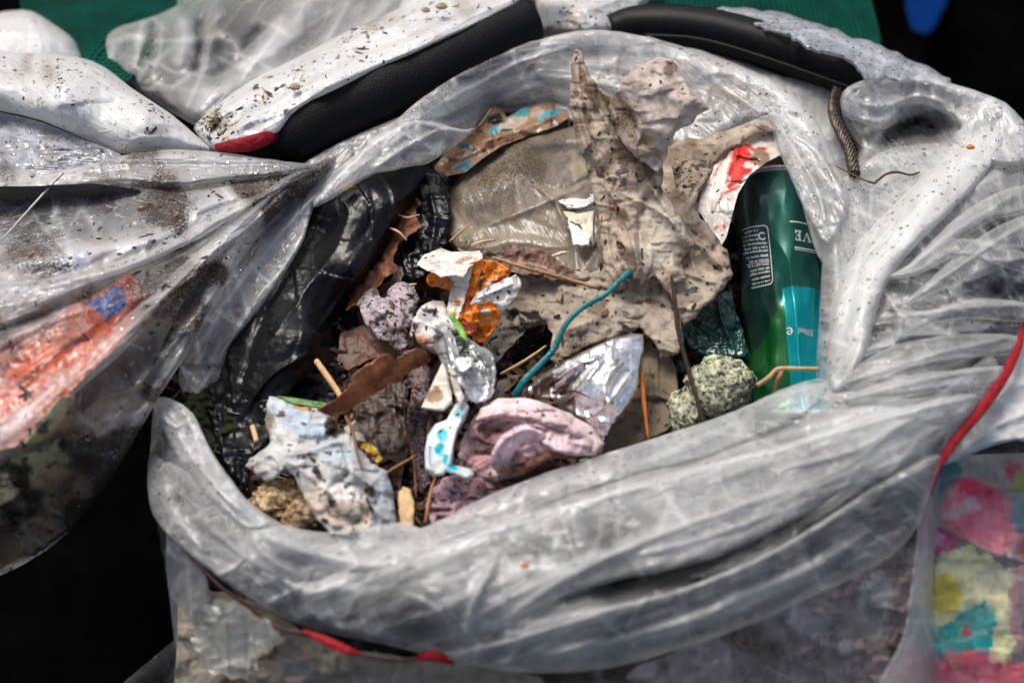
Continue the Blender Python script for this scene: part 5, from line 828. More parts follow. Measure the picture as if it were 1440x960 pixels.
W('strip', [(640, 518), (656, 512), (672, 516), (676, 530), (690, 545), (678, 560), (662, 558), (654, 545), (644, 535)], [(645, 522, 1.5), (675, 552, .8)], (.50, .52, .53), [('e', 674, 548, 12, 8, 0, (.68, .70, .72))], [([(645, 522), (662, 530), (680, 552)], 3, 4, 'c')], key='g4', **GF)
W('strip', [(640, 508), (650, 502), (664, 506), (660, 516), (646, 520)], [(650, 510, 2.2)], (.62, .62, .60), (), key='g5', **GF)
S('cream_label', 'cream triangular scrap with brown stain hanging under the grey wrapper', 'paper', [(622, 510), (628, 520), (634, 545), (636, 566), (624, 578), (608, 577), (592, 573), (602, 552), (612, 530)], [(622, 515, 1.6), (595, 572, .4), (632, 570, .8)], PRINT_CLEAN, sp=1.4, edge=(5, .5), col=(.78, .73, .62), dirt=.1, crum=[(10, 1.5)], paint=[('e', 612, 556, 12, 10, -20, (.42, .30, .17)), ('e', 616, 545, 5, 6, 0, (.3, .2, .1))], key='cream')
S('cream_label', 'narrow folded cream scrap beside the triangular one', 'paper', [(632, 512), (642, 525), (648, 545), (654, 560), (648, 572), (640, 556), (634, 536)], [(636, 520, 2.0), (650, 566, 1.2)], PRINT_CLEAN, sp=1.4, edge=(3, .3), col=(.60, .54, .46), dirt=.15, crum=[(8, 1.5)], key='cream2')
S('looped_strip', 'white and turquoise plastic strip looping down above the pink tissue', 'plastic strip', [(640, 568), (652, 562), (660, 572), (654, 590), (644, 606), (638, 628), (636, 652), (624, 668), (608, 670), (598, 660), (597, 635), (601, 612), (612, 596), (628, 590)],
  [(650, 570, .6), (630, 620, .8), (610, 665, 0), (600, 630, .6)], PRINT_CLEAN, sp=1.3, edge=(5, .9), col=(.66, .72, .72), dirt=.05, warp=2, folds=[([(656, 570), (640, 610), (632, 655)], 3, 4, 'c'), ([(602, 620), (602, 655), (612, 664)], 4, 3)], paint=[('e', 622, 612, 7, 9, 0, (.0, .50, .58)), ('e', 618, 632, 6, 10, 0, (.0, .46, .56)), ('e', 645, 580, 8, 10, 30, (.25, .42, .44)), ('e', 612, 655, 7, 7, 0, (.70, .68, .64)), ('e', 626, 645, 4, 8, 0, (.0, .42, .5))], key='loop')
S('looped_strip', 'short turquoise tipped end of strip on the pink tissue', 'plastic strip', [(628, 652), (645, 655), (662, 659), (667, 668), (655, 672), (640, 666), (628, 662)], [(630, 656, .2), (664, 665, -.4)], PRINT_CLEAN, sp=1.3, edge=(3, .3), col=(.62, .68, .66), paint=[('e', 635, 657, 9, 4, 10, (.0, .45, .52))], key='loop2')
# pink tissue
PK = (.72, .50, .51)
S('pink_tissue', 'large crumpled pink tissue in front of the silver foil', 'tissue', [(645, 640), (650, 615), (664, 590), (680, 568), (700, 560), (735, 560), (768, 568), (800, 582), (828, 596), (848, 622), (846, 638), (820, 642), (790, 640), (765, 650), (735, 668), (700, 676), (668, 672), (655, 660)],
  [(650, 635, -2), (700, 565, -.6), (780, 580, 0), (845, 630, -.4), (740, 600, 1.0), (680, 665, -2.5), (790, 625, .6)], TISSUE, sp=1.6, jag=2, edge=(8, .9), col=PK, colvar=.12, crum=[(17, 5), (8, 2.4), (4, .8)],
  folds=[([(672, 585), (700, 575), (740, 585), (780, 605), (830, 620)], 8, 6), ([(670, 605), (700, 600), (730, 610)], 9, -12), ([(690, 640), (710, 615), (740, 598), (770, 605)], 6, 7, 'c'), ([(700, 665), (720, 640), (760, 622)], 6, 5, 'c'), ([(740, 600), (750, 630), (765, 645)], 5, -4, 'c'), ([(660, 640), (690, 640), (720, 625)], 6, -6), ([(780, 590), (800, 610), (840, 618)], 5, 4, 'c')],
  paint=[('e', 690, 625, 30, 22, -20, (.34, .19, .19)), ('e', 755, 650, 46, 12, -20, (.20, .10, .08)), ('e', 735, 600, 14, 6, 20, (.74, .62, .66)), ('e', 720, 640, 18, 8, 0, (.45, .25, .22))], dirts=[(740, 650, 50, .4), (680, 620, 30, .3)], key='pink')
pk = [o_ for o_ in COL.objects if o_.name == 'pink_tissue'][0]
def PF(out, z, folds=(), **k):
    o_ = sheet('fold', out, z, TISSUE, None, sp=1.6, jag=1.5, edge=(6, .8), crum=[(12, 3.6), (6, 1.6), (3.5, .5)], folds=folds, creases=8, **k)
    o_.parent = pk; o_.location = o_.location - pk.location
PF([(668, 592), (676, 574), (700, 560), (738, 559), (770, 568), (802, 582), (832, 600), (850, 624), (842, 632), (815, 614), (780, 602), (745, 588), (710, 584), (690, 590)], [(670, 590, .4), (735, 562, .8), (800, 585, 1.0), (845, 626, .4), (740, 585, 1.8)], [([(672, 586), (735, 572), (790, 592), (842, 622)], 6, 4)], col=(.82, .64, .64), colvar=.1, dirt=.05, key='pf1')
PF([(688, 648), (694, 628), (706, 612), (724, 600), (742, 598), (760, 604), (772, 618), (758, 622), (740, 616), (728, 630), (716, 650), (700, 668)], [(690, 650, .4), (740, 600, 2.2), (768, 616, 1.4), (700, 664, -.6)], [([(692, 655), (708, 622), (740, 604), (768, 612)], 5, 4, 'c')], col=(.78, .62, .65), colvar=.15, dirt=.15, key='pf2')
PF([(770, 604), (800, 606), (835, 616), (848, 628), (836, 642), (805, 640), (780, 634), (762, 622)], [(775, 612, 1.4), (840, 630, .6)], [([(772, 612), (805, 622), (842, 630)], 5, 4, 'c'), ([(800, 612), (815, 636)], 4, -3, 'c')], col=(.80, .62, .64), colvar=.1, dirt=.1, key='pf3')
PF([(655, 650), (668, 640), (690, 640), (712, 632), (706, 646), (680, 660), (662, 668)], [(660, 655, -.4), (705, 638, .6)], [([(660, 656), (706, 638)], 4, 3, 'c')], col=(.55, .30, .30), dirt=.2, key='pf4')
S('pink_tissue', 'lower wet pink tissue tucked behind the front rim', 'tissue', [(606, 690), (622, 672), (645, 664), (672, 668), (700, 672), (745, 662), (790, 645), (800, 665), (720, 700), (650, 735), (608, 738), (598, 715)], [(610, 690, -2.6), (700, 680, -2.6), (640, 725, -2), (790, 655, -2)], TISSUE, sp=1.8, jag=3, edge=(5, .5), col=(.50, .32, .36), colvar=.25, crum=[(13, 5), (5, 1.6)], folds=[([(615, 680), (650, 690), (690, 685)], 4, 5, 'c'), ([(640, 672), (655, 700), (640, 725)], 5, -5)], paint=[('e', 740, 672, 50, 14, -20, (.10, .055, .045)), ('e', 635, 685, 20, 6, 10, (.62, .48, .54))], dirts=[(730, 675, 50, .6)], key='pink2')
# pale crumpled paper
S('pale_paper', 'crumpled pale blue and cream paper at the front left of the mouth', 'paper', [(344, 655), (352, 643), (368, 634), (380, 622), (374, 600), (374, 575), (378, 556), (392, 560), (415, 570), (445, 575), (468, 588), (476, 600), (492, 612), (505, 632), (522, 652), (544, 662), (553, 690), (557, 742), (500, 760), (465, 752), (440, 722), (428, 700), (418, 676), (402, 655), (392, 668), (375, 678), (362, 668)],
  [(346, 655, -3), (380, 565, -1.6), (450, 590, -.8), (400, 640, .4), (460, 650, 1.2), (540, 680, -1), (550, 735, -1.5), (480, 740, .2), (430, 690, 0)], TISSUE, sp=1.7, jag=2.5, jagf=8, edge=(7, .9), col=(.62, .62, .60), colvar=.1, crum=[(19, 7), (8, 2.4), (4, .7)],
  folds=[([(380, 565), (385, 600), (400, 625)], 5, 7, 'c'), ([(400, 640), (440, 632), (480, 620)], 6, 7, 'c'), ([(420, 615), (450, 622), (480, 605)], 7, -8), ([(400, 645), (430, 665), (470, 700)], 6, 6, 'c'), ([(450, 650), (490, 660), (530, 690)], 6, 7, 'c'), ([(480, 620), (490, 660), (460, 690)], 5, -5), ([(355, 655), (380, 640), (395, 655)], 5, 5, 'c'), ([(500, 700), (530, 720), (550, 735)], 5, 4, 'c')],
  paint=[('e', 405, 578, 30, 14, 20, (.58, .66, .74)), ('e', 430, 600, 34, 16, 20, (.50, .58, .66)), ('e', 470, 635, 30, 16, 20, (.55, .62, .66)), ('e', 540, 700, 18, 36, 0, (.52, .58, .60)), ('e', 470, 710, 55, 30, 20, (.72, .62, .50)), ('e', 376, 600, 8, 22, 0, (.36, .30, .25)), ('e', 424, 572, 14, 7, 0, (.55, .32, .15)), ('e', 470, 600, 16, 14, 30, (.03, .025, .02)), ('e', 478, 690, 30, 12, 20, (.85, .82, .78)), ('e', 520, 690, 10, 8, 0, (.12, .08, .05))], dirts=[(470, 640, 40, .25), (500, 720, 40, .2)], key='palep')
# bread crust
for k, (x, y, z, r, sc, lb_) in enumerate([(392, 702, -2.8, 15, (1.2, .9, .6), 'knobbly tan bread crust under the pale paper'), (425, 722, -2.6, 12, (1.1, .9, .7), 'smaller tan crust lump touching the front rim')]):
    o = blob('bread_crust', x, y, z, r, CRUST, None, 5, ((1.8, .3), (4, .22), (9, .1)), sc, 11 + k); tag(o, lb_, 'bread')
S('yellow_wrapper', 'yellow scrap with a dark red edge beside the pale paper', 'wrapper', [(500, 618), (515, 622), (532, 628), (538, 645), (530, 650), (540, 668), (524, 668), (508, 640)], [(505, 622, -3.4), (535, 660, -3.4)], PRINT, sp=1.6, jag=2, col=(.10, .018, .012), paint=[('e', 520, 630, 14, 6, 30, (.72, .46, .01)), ('e', 531, 645, 4, 5, 0, (.6, .4, .02))], crum=[(9, 3)], key='yellow')
# ------------------------------------------------------------------ twigs, straws, blades, chips
def stick(name, label, cat, pts, r, mat, col=None, grp=None, taper=(.8, 1, .9, .5), flat=.8):
    o = tube(name, pts, r, mat, None, 8, flat, 6, taper=list(taper), rough=.35, col=col, att=None); tag(o, label, cat, grp)
STC = (.50, .32, .15)
stick('twig', 'dark brown twig running down past the lichen stones', 'twig', [(944, 388, 1.4), (950, 430, .9), (955, 470, .2), (968, 520, -.6), (980, 560, -1), (990, 596, -1.6)], 2.2, WOOD, (.035, .022, .014), taper=(.6, 1, .9, .8))
stick('leaf_stem', 'tan stem crossing the brown leaf to the right', 'stem', [(694, 362, .6), (730, 374, .8), (775, 386, .6), (810, 396, .2), (841, 405, 0)], 1.7, STRAW, (.36, .21, .10), taper=(.6, 1, .9, 1.0))
stick('rusty_wire', 'orange rusty stalk beside the silver foil', 'stalk', [(896, 492, -.4), (902, 530, -.6), (906, 570, -1), (912, 618, -1.8)], 2.3, STRAW, (.38, .11, .015))
stick('dark_strand', 'crooked brown strand stuck across the film right of the steel cable', 'strand', [(1172, 232, .6), (1200, 246, 1.0), (1226, 257, 1.2), (1234, 254, 1.2), (1246, 245, 1.3), (1262, 242, 1.4), (1280, 246, 1.5), (1293, 242, 1.6)], 1.0, WOOD, (.12, .07, .03), taper=(.5, 1, 1.2, .7))
stick('crease_streak', 'pale straight plastic thread lying over the dark upper part of the left bag', 'thread', [(88, 243, 3.2), (45, 290, 3.8), (2, 338, 4.2)], .9, STRAW, (.62, .60, .56), taper=(1.4, 1, .9, .8))  # thin tube added in place of a pale crease line in the film
for k, (x, y, z, r, lb_) in enumerate([(415, 122, 3.9, 3.6, 'tan pebble with a dark underside low on the rolled white bag edge'), (599, 14, 4.0, 3.0, 'small tan pebble on the rolled edge, left of the larger one'), (621, 9, 4.2, 4.2, 'largest tan pebble, at the top of the rolled bag edge')]):
    o = blob('pebble', x, y, z, r, paper('pebble_stone', .7, .3, 300, .1, base=(.36, .26, .17)), None, 3, ((1.8, .22), (4, .1)), (1.2, .9, .7), 30 + k); tag(o, lb_, 'pebble', 'pebbles on the rolled bag edge')
for k, (x, y, z, r, lb_) in enumerate([(1365, 207, 4.2, 2.6, 'orange crumb on the film at the right side of the bag'), (738, 795, 4.4, 2.0, 'rusty orange crumb on the middle of the front rim')]):
    o = blob('orange_crumb', x, y, z, r, paper('orange_rot', .6, .3, 300, .1, base=(.52, .17, .02)), None, 3, ((1.8, .25), (4, .1)), (1.2, .9, .6), 40 + k); tag(o, lb_, 'crumb')
stick('straw', 'bent tan straw lying across the foot of the can', 'straw', [(1065, 542, .2), (1082, 530, .7), (1094, 519, 1.0), (1120, 518, 1.3), (1152, 519, 1.4)], 2.0, STRAW, STC, taper=(1, 1, .9, .9))
stick('straw', 'brown straw stub pointing down below the can', 'straw', [(1100, 520, .2), (1094, 535, 0), (1088, 552, -.6)], 2.2, STRAW, (.30, .15, .06))
stick('straw', 'thick pale straw stub poking up beside the curled leaf', 'straw', [(445, 508, -2), (458, 526, -1.6), (472, 546, -1.2), (484, 566, -1)], 2.6, STRAW, (.55, .34, .17), taper=(1, 1.1, 1, .8))
stick('straw', 'short tan chip standing in the dark corner', 'straw', [(355, 600, -3.2), (358, 610, -3), (361, 621, -3)], 2.4, STRAW, (.62, .42, .24), taper=(1, 1, 1))
stick('straw', 'long thin straw left of the teal strap', 'straw', [(704, 526, -3.4), (730, 512, -3), (752, 498, -2.8), (768, 486, -2.6)], 1.6, STRAW, (.50, .36, .18))
stick('straw', 'thin straw on the dirty film just above the fuzzy leaf', 'straw', [(663, 345, -.6), (678, 340, -.3), (696, 338, -.4)], 1.3, STRAW, (.66, .48, .28))
stick('straw', 'fine straw crossing the dark gap left of the brown bottle', 'straw', [(632, 340, -2.5), (648, 326, -1.9), (662, 314, -1.6)], 1.0, STRAW, (.50, .34, .20))
stick('straw', 'pale fibre stub on the dirty film right of the leaf', 'straw', [(776, 361, .3), (790, 356, .5), (800, 355, .5)], 1.6, STRAW, (.70, .62, .45))
stick('straw', 'upright brown stalk beside the tan wood chip', 'straw', [(612, 672, -1.6), (606, 690, -1.8), (602, 710, -2), (598, 735, -2.2)], 1.4, STRAW, (.42, .22, .08))
stick('straw', 'thin dark stalk rising through the pale paper', 'straw', [(486, 585, -.8), (496, 606, .8), (503, 640, 1.2), (510, 660, 1.2)], 1.5, STRAW, (.16, .09, .04))
stick('straw', 'crooked brown fibre in front of the wood chip', 'straw', [(566, 560, -3), (572, 600, -3.4), (582, 650, -3.6), (585, 700, -3)], 1.3, STRAW, (.14, .07, .03))
stick('straw', 'ginger fibre bundle crossing left of the looped strip', 'straw', [(540, 668, -3.6), (560, 655, -3), (585, 640, -2.4)], 1.6, STRAW, (.34, .17, .06))
stick('straw', 'short straw bit on the brown leaf by the black sheet', 'straw', [(576, 402, -2), (586, 399, -1.8)], 1.3, STRAW, (.62, .42, .22))
stick('straw', 'fine pale fibre lying on the upright brown leaf', 'straw', [(556, 300, -2.2), (572, 306, -2), (590, 302, -2.2)], 1.0, STRAW, (.60, .38, .22))
stick('straw', 'pale curl of fibre across the brown leaf edge', 'straw', [(546, 320, -2.2), (560, 326, -1.8), (572, 338, -2.2)], 1.1, STRAW, (.62, .45, .30))
S('wood_chip', 'split tan wood chip standing at the front rim', 'wood chip', [(560, 692), (568, 684), (578, 688), (583, 712), (582, 738), (566, 742), (560, 720)], [(565, 690, -2), (575, 738, -1.6)], WOOD, sp=1.5, thick=4, edge=(4, .4), jag=1.5, jagf=3, col=(.50, .34, .18), colvar=.4, aniso=[(82, 40, 4, 1.6)], key='chip')
S('wood_chip', 'tan splinter caught at the upper left rim', 'wood chip', [(478, 262), (490, 256), (499, 254), (497, 262), (482, 268)], [(480, 264, .6), (498, 258, .6)], WOOD, sp=1.3, thick=1.5, col=(.52, .32, .18), colvar=.4, key='chip2')
S('grass_blade', 'bright green blade above the grey wrapper', 'grass blade', [(628, 430), (636, 440), (648, 455), (656, 468), (657, 480), (648, 474), (640, 460), (632, 446)], [(630, 432, 2.2), (655, 476, 2)], GREENLEAF, sp=1.2, edge=(3, .2), col=(.16, .36, .03), paint=[('e', 630, 434, 5, 6, 0, (.6, .6, .35))], key='blade')
S('grass_blade', 'long green blade lying behind the pale paper', 'grass blade', [(388, 556), (410, 558), (440, 563), (470, 568), (472, 575), (440, 573), (405, 567)], [(390, 560, -2), (470, 572, -1.4)], GREENLEAF, sp=1.3, edge=(3, .2), col=(.06, .19, .02), key='blade2')

# ------------------------------------------------------------------ drinks can
can = root('drinks_can', P1(1098, 410, -9), 'dented green drinks can with a turquoise band and white lettering', 'drinks can')
A = P1(1082, 254, -4.6); Bp = P1(1112, 590, -12.5)
axv = Bp - A; LEN = np.linalg.norm(axv); axv /= LEN
vw = -rays([1095], [400])[0]; vw = vw - axv * (vw @ axv); vw /= np.linalg.norm(vw); sd_ = np.cross(axv, vw); sd_ /= np.linalg.norm(sd_)
if sd_[0] < 0: sd_ = -sd_
RC = .0335
def csurf(th, s, off=0.):
    """th: angle from the side facing the camera, positive to the right; s: metres along the can"""
    th = np.asarray(th, float); s = np.asarray(s, float); q = s / LEN
    r = np.full(np.broadcast(th, s).shape, RC)
    r = r - .0045 * np.clip(1 - q / .03, 0, 1) ** 1.5
    def flat(r, th0, D): return np.minimum(r, D / np.maximum(np.cos(th - th0), .2))          # pressed-in flat facets
    dent = np.clip((q - .20) / .30, 0, 1); dent = dent * dent * (3 - 2 * dent)
    r = flat(r, -.42 + .12 * q, .0335 - .0095 * dent)
    r = flat(r, .78, .0335 - .0045 * dent)
    r = flat(r, .02, .0310 + .006 * np.clip((q - .1) / .3, 0, 1))
    d2 = np.exp(-((q - .30) / .10) ** 2) * np.exp(-((th + .15) / .35) ** 2); r = r - .006 * d2
    d3 = np.exp(-((q - .52) / .06) ** 2) * np.exp(-((th - .18) / .22) ** 2); r = r - .004 * d3
    r = r - .006 * np.exp(-((q - .93) / .07) ** 2) * np.exp(-((th - .1) / .6) ** 2)
    r = r - .0025 * (fbm(th * 1.3 + 3, q * 5, 3, 2) - .5) * 3 * np.clip(q * 4, 0, 1) + off
    c = A + axv * s[..., None]
    return c + r[..., None] * (vw * np.cos(th)[..., None] + sd_ * np.sin(th)[..., None])
nth, ns = 260, 200
TH, SS = np.meshgrid(np.linspace(-math.pi, math.pi, nth, endpoint=False), np.linspace(0, LEN, ns)); Vc = csurf(TH, SS).reshape(-1, 3)
Fc = []
for i in range(ns - 1):
    for j in range(nth):
        j2 = (j + 1) % nth; Fc.append([i * nth + j, i * nth + j2, (i + 1) * nth + j2, (i + 1) * nth + j])
th = TH.ravel(); q = SS.ravel() / LEN
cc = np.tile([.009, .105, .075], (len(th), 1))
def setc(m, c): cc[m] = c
setc(th < -.12, (.005, .042, .029))  # left side painted darker, its shade put into the green
setc((q > .50 + .0 * th) & (th > .10), (.0, .32, .36))
setc((q > .57 - .16 * th) & (th <= .10), (.004, .11, .02))
setc(q < .02, (.5, .42, .42))
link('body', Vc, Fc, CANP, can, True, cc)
e = csurf(np.linspace(-math.pi, math.pi, 60), np.full(60, .0002)); cen = e[:-1].mean(0)
Vr, Fr = tube_arr(np.vstack([csurf(np.linspace(-math.pi, math.pi, 81), np.full(81, -.0005), .0006)]), .0012, 8, cap=False); link('rim', Vr, Fr, ALU, can)
dv = [cen + (p_ - cen) * k_ + axv * d_ for k_, d_ in ((1, 0.), (.9, .004), (.8, .007), (.4, .004), (0.02, .003)) for p_ in e[:-1]]; nn_ = len(e) - 1
link('base', np.array(dv), [[a_ * nn_ + j, a_ * nn_ + (j + 1) % nn_, (a_ + 1) * nn_ + (j + 1) % nn_, (a_ + 1) * nn_ + j] for a_ in range(4) for j in range(nn_)], ALU, can)
e2 = csurf(np.linspace(-math.pi, math.pi, 61)[:-1], np.full(60, LEN)); link('end', np.vstack([e2, e2.mean(0)[None] - axv * .004]), [[j, (j + 1) % 60, 60] for j in range(60)], ALU, can)
def lettering(txt, th0, s0, size, rot, spacing=1.0, nm='lettering', par=can, font=None):
    cu = bpy.data.curves.new('txt', 'FONT'); cu.body = txt; cu.size = 1; cu.resolution_u = 3; cu.space_character = spacing
    to = bpy.data.objects.new('txt', cu); COL.objects.link(to); bpy.context.view_layer.update()
    me = to.evaluated_get(bpy.context.evaluated_depsgraph_get()).to_mesh()
    v = np.array([x.co[:2] for x in me.vertices]) * size; f = [list(p_.vertices) for p_ in me.polygons]; 
    to.to_mesh_clear(); bpy.data.objects.remove(to); bpy.data.curves.remove(cu)
    return v, f
def put(v, f, th0, s0, rot, nm):
    c_, s__ = math.cos(rot), math.sin(rot); x = v[:, 0] * c_ - v[:, 1] * s__; y = v[:, 0] * s__ + v[:, 1] * c_
    return link(nm, csurf(th0 + x / RC, s0 - y, .00035), f, WHITEINK, can, False)
def bars(rects, th0, s0, nm, sub=6):
    V_, F_ = [], []
    for (x0, y0, x1, y1) in rects:
        k = max(1, int((x1 - x0) / .002)); b0 = len(V_)
        for i in range(k + 1): xx = x0 + (x1 - x0) * i / k; V_ += [(xx, y0 if not callable(y0) else y0(xx)), (xx, y1)]
        for i in range(k): F_.append([b0 + 2 * i, b0 + 2 * i + 2, b0 + 2 * i + 3, b0 + 2 * i + 1])
    return put(np.array(V_), F_, th0, s0, 0, nm)
def serif_bold(v): return v
# 'VE' upside down, the last two letters of a word that goes round the can
v, f = lettering('V', 0, 0, .0115, 0); v2, f2 = lettering('E', 0, 0, .0115, 0)
def stroke(poly, w_):     # closed strip along a line, in can metres
    p_ = np.array(poly, float); d_ = np.gradient(p_, axis=0); d_ /= np.linalg.norm(d_, axis=1)[:, None]; n_ = np.stack([-d_[:, 1], d_[:, 0]], 1) * w_ / 2
    return np.vstack([p_ + n_, p_ - n_]), [[i, i + 1, len(p_) + i + 1, len(p_) + i] for i in range(len(p_) - 1)]
def rect(x0, y0, x1, y1): return [(x0, y0), (x1, y0), (x1, y1), (x0, y1)]
def polys(pl, th0, s0, nm):
    V_, F_ = [], []
    for p_ in pl: F_.append(list(range(len(V_), len(V_) + len(p_)))); V_ += p_
    return put(np.array(V_), F_, th0, s0, math.pi, nm)
h_ = .0088; k_ = .001   # serif capitals drawn the right way up, then turned half a circle
E_ = [rect(0, 0, .0064, .0011), rect(0, h_ - .0011, .0064, h_), rect(.0012, .0011, .0032, h_ - .0011), rect(.0032, .0038, .0052, .005), rect(.0053, .0011, .0064, .0027), rect(.0053, h_ - .0027, .0064, h_ - .0011)]
V__ = [[(.0008, h_ - .0008), (.0032, h_ - .0008), (.0056, .0022), (.0046, 0)], [(.0046, 0), (.0052, .0022), (.0076, h_ - .0008), (.0086, h_ - .0008)], rect(-.0002, h_ - .0008, .0042, h_), rect(.0066, h_ - .0008, .0098, h_)]
sh = lambda L_, dx: [[(x + dx, y) for x, y in p_] for p_ in L_]
TX = .52; S0 = .0625
polys(sh(E_, -.0064) + sh(V__, -.0168) + sh(E_, -.0236), TX, S0 - h_ / 2 - .001, 'lettering')
bars([(-.004, -.0008, .03, .0004)], TX, S0 - .0125, 'upper_rule'); bars([(-.0022, -.0006, .03, .0006)], TX + .02, S0 + .0095, 'lower_rule')
bars([(-.0022, -.0003, .03, .0003)], TX + .02, S0 + .0113, 'thin_rule')
v, f = lettering('500ml', 0, 0, .0075, 0); w_ = v[:, 0].max(); v[:, 0] -= w_ + .0095; s5 = LEN * .69
put(v, f, .12, s5 - .004, math.pi, 'volume_mark')
v, f = lettering('e', 0, 0, .0135, 0); v[:, 0] -= v[:, 0].max(); put(v, f, .11, s5 - .0055, math.pi, 'estimated_sign')
# small print panel on the shaded left: rounded frame, rules and rows of tiny marks
rt = random.Random(4); rows = []
x0, x1, y0, y1 = -.024, .0, -.028, .022
fr = []
for t_ in np.linspace(0, 1, 9): a_ = t_ * math.pi / 2; fr.append((x1 - .004 + .004 * math.sin(a_), y1 - .004 + .004 * math.cos(a_)))
line_ = [(x, y1) for x in np.linspace(x0, x1 - .004, 8)] + fr[1:] + [(x1, y) for y in np.linspace(y1 - .006, y0 + .006, 12)]
for t_ in np.linspace(0, 1, 9)[1:]: a_ = t_ * math.pi / 2; line_.append((x1 - .004 + .004 * math.cos(a_), y0 + .004 - .004 * math.sin(a_)))
line_ += [(x, y0) for x in np.linspace(x1 - .006, x0, 8)]
v, f = stroke(line_, .0009); THP = -.17; SP = .072
put(v, f, THP, SP, .0, 'panel_frame')
for yy in (.001, -.0085, -.0175): rows.append((x0, yy - .0003, x1 - .0022, yy + .0003))
bars(rows, THP, SP, 'panel_rule')
rows = []
for r_ in range(13):
    yy = y1 - .0035 - r_ * .0036; x = x1 - (.0095 if r_ < 3 else .003)
    if any(abs(yy - b_) < .0014 for b_ in (.001, -.0085, -.0175)): yy += .0007
    while x > x0 + .002:
        wd = rt.choice([.0007, .0009, .0011]); rows.append((x - wd, yy - .0009, x, yy - .0009 + rt.choice([.0016, .0019, .0013]))); x -= wd + .0004 + (rt.random() < .22) * .0009
bars(rows, THP, SP, 'small_print')
an_ = np.linspace(.6, 2 * math.pi - .6, 24); v, f = stroke([(x1 - .0062 + .0028 * math.cos(a_), y1 - .0085 + .0028 * math.sin(a_)) for a_ in an_], .0012); put(v, f, THP, SP, 0, 'panel_symbol')

# ------------------------------------------------------------------ loose stuff: water drops, grit, flakes
bV, bF = ico(2); bF = np.array(bF)
def scatter(name, label, cat, mat, spots, shape, keep=None):
    Vs, Fs, n = [], [], 0
    for (p_, nn, r_) in spots:
        V_ = shape(bV, r_); a = np.array([.3, .8, .1]); t1 = np.cross(nn, a); t1 /= np.linalg.norm(t1); t2 = np.cross(nn, t1)
        V_ = V_[:, :1] * t1 + V_[:, 1:2] * t2 + V_[:, 2:] * nn; Vs.append(V_ + p_); Fs.append(bF + n); n += len(V_)
    o = link(name, np.vstack(Vs), np.vstack(Fs), mat); tag(o, label, cat, None, 'stuff'); return o
def pick(key, n, prob=None, inner=4):
    V, N, X, Y, D, d = SHEETS[key]
    p_ = (d > inner) * (prob(X, Y, D) if prob is not None else 1.0); p_ = p_ / p_.sum()
    i = rng.choice(len(V), n, p=p_); nn = N[i]; vv = -rays(X[i], Y[i]); s = np.sign((nn * vv).sum(1)); s[s == 0] = 1
    return V[i], nn * s[:, None]
keys = list(SHEETS)
F_KEYS = {k: SHEETS[k] for k in keys}
names = {}
def nk(s): return [k for k in keys if k == s or k.startswith(s + '.')]
spots = []
def add(key, n, lo, hi, prob=None, pw=2.5):
    P_, N_ = pick(key, n, prob)
    for a, b in zip(P_, N_): spots.append((a + b * .0001, b, lo + (hi - lo) * rng.random() ** pw))
add('upper_rim', 620, .0004, .0017); add('inner_flap', 130, .0004, .0016); add('side_panel', 500, .0004, .0016); add('front_rim', 200, .0005, .0016)
for k_, n_ in (('ov1', 220), ('ov2', 300), ('ov3', 160), ('ov4', 90), ('ov5', 120), ('ov6', 160), ('ov7', 200), ('ov8', 150), ('ov9', 120), ('ov10', 120), ('ov11', 140), ('ovl1', 160), ('ovl2', 160), ('ovl3', 160)): add(k_, n_, .0004, .0016)
add('lower_body', 160, .0006, .0016); fl = nk('film')
for k, n in zip(fl, (520, 260, 40, 90, 220, 60)): add(k, n, .0004, .0014)
add('under_film', 160, .0005, .0016); add('tube_sleeve', 220, .0004, .0014)
def drop(V, r):
    r = r * 1.05 
    W = V * r; W[:, 2] = np.where(W[:, 2] > 0, W[:, 2] * .75, W[:, 2] * .1); return W
scatter('water_drops', 'clear rain drops beaded over all the wet film', 'water drops', WATER, spots, drop)
spots = []
wd_ = lambda X, Y, D: D ** 4 + .002
add('upper_rim', 160, .0003, .0016, wd_, 4); add('side_panel', 60, .0003, .0018, wd_, 4); add('front_rim', 30, .0005, .0022, None, 4); add('inner_flap', 50, .0003, .0013, None, 4)
for k, n in zip(fl, (700, 160, 4, 60, 420, 160)): add(k, n, .0003, .0024, wd_, 4)
add('under_film', 60, .0005, .0022)
for k, n in (('twist', 90), ('flap', 14), ('tis2', 70), ('tis3', 80), ('liner', 60), ('lilac', 60), ('palep', 60), ('pink', 60), ('pf1', 15), ('pf3', 15), ('liner', 60), ('leaf2', 20), ('blk4', 40), ('w4', 15), ('w1', 12), ('w5', 12), ('wad', 40), ('tis5', 40), ('redwhite', 30), ('bed', 1800), ('pink2', 120), ('tis7', 60), ('loop', 8)): add(k, n, .0004, .0022, None, 3)
def grit(V, r):
    W = V * (1 + .45 * (rng.random((len(V), 1)) - .5)); r = r * .72; return W * r * np.array([1.3, .8, .5]) @ np.array([[math.cos(a_ := rng.random() * 6.3), math.sin(a_), 0], [-math.sin(a_), math.cos(a_), 0], [0, 0, 1]])
scatter('soil_grains', 'dark soil grains and crumbs stuck to the film and tissues', 'soil grains', GRAIN, spots, grit)
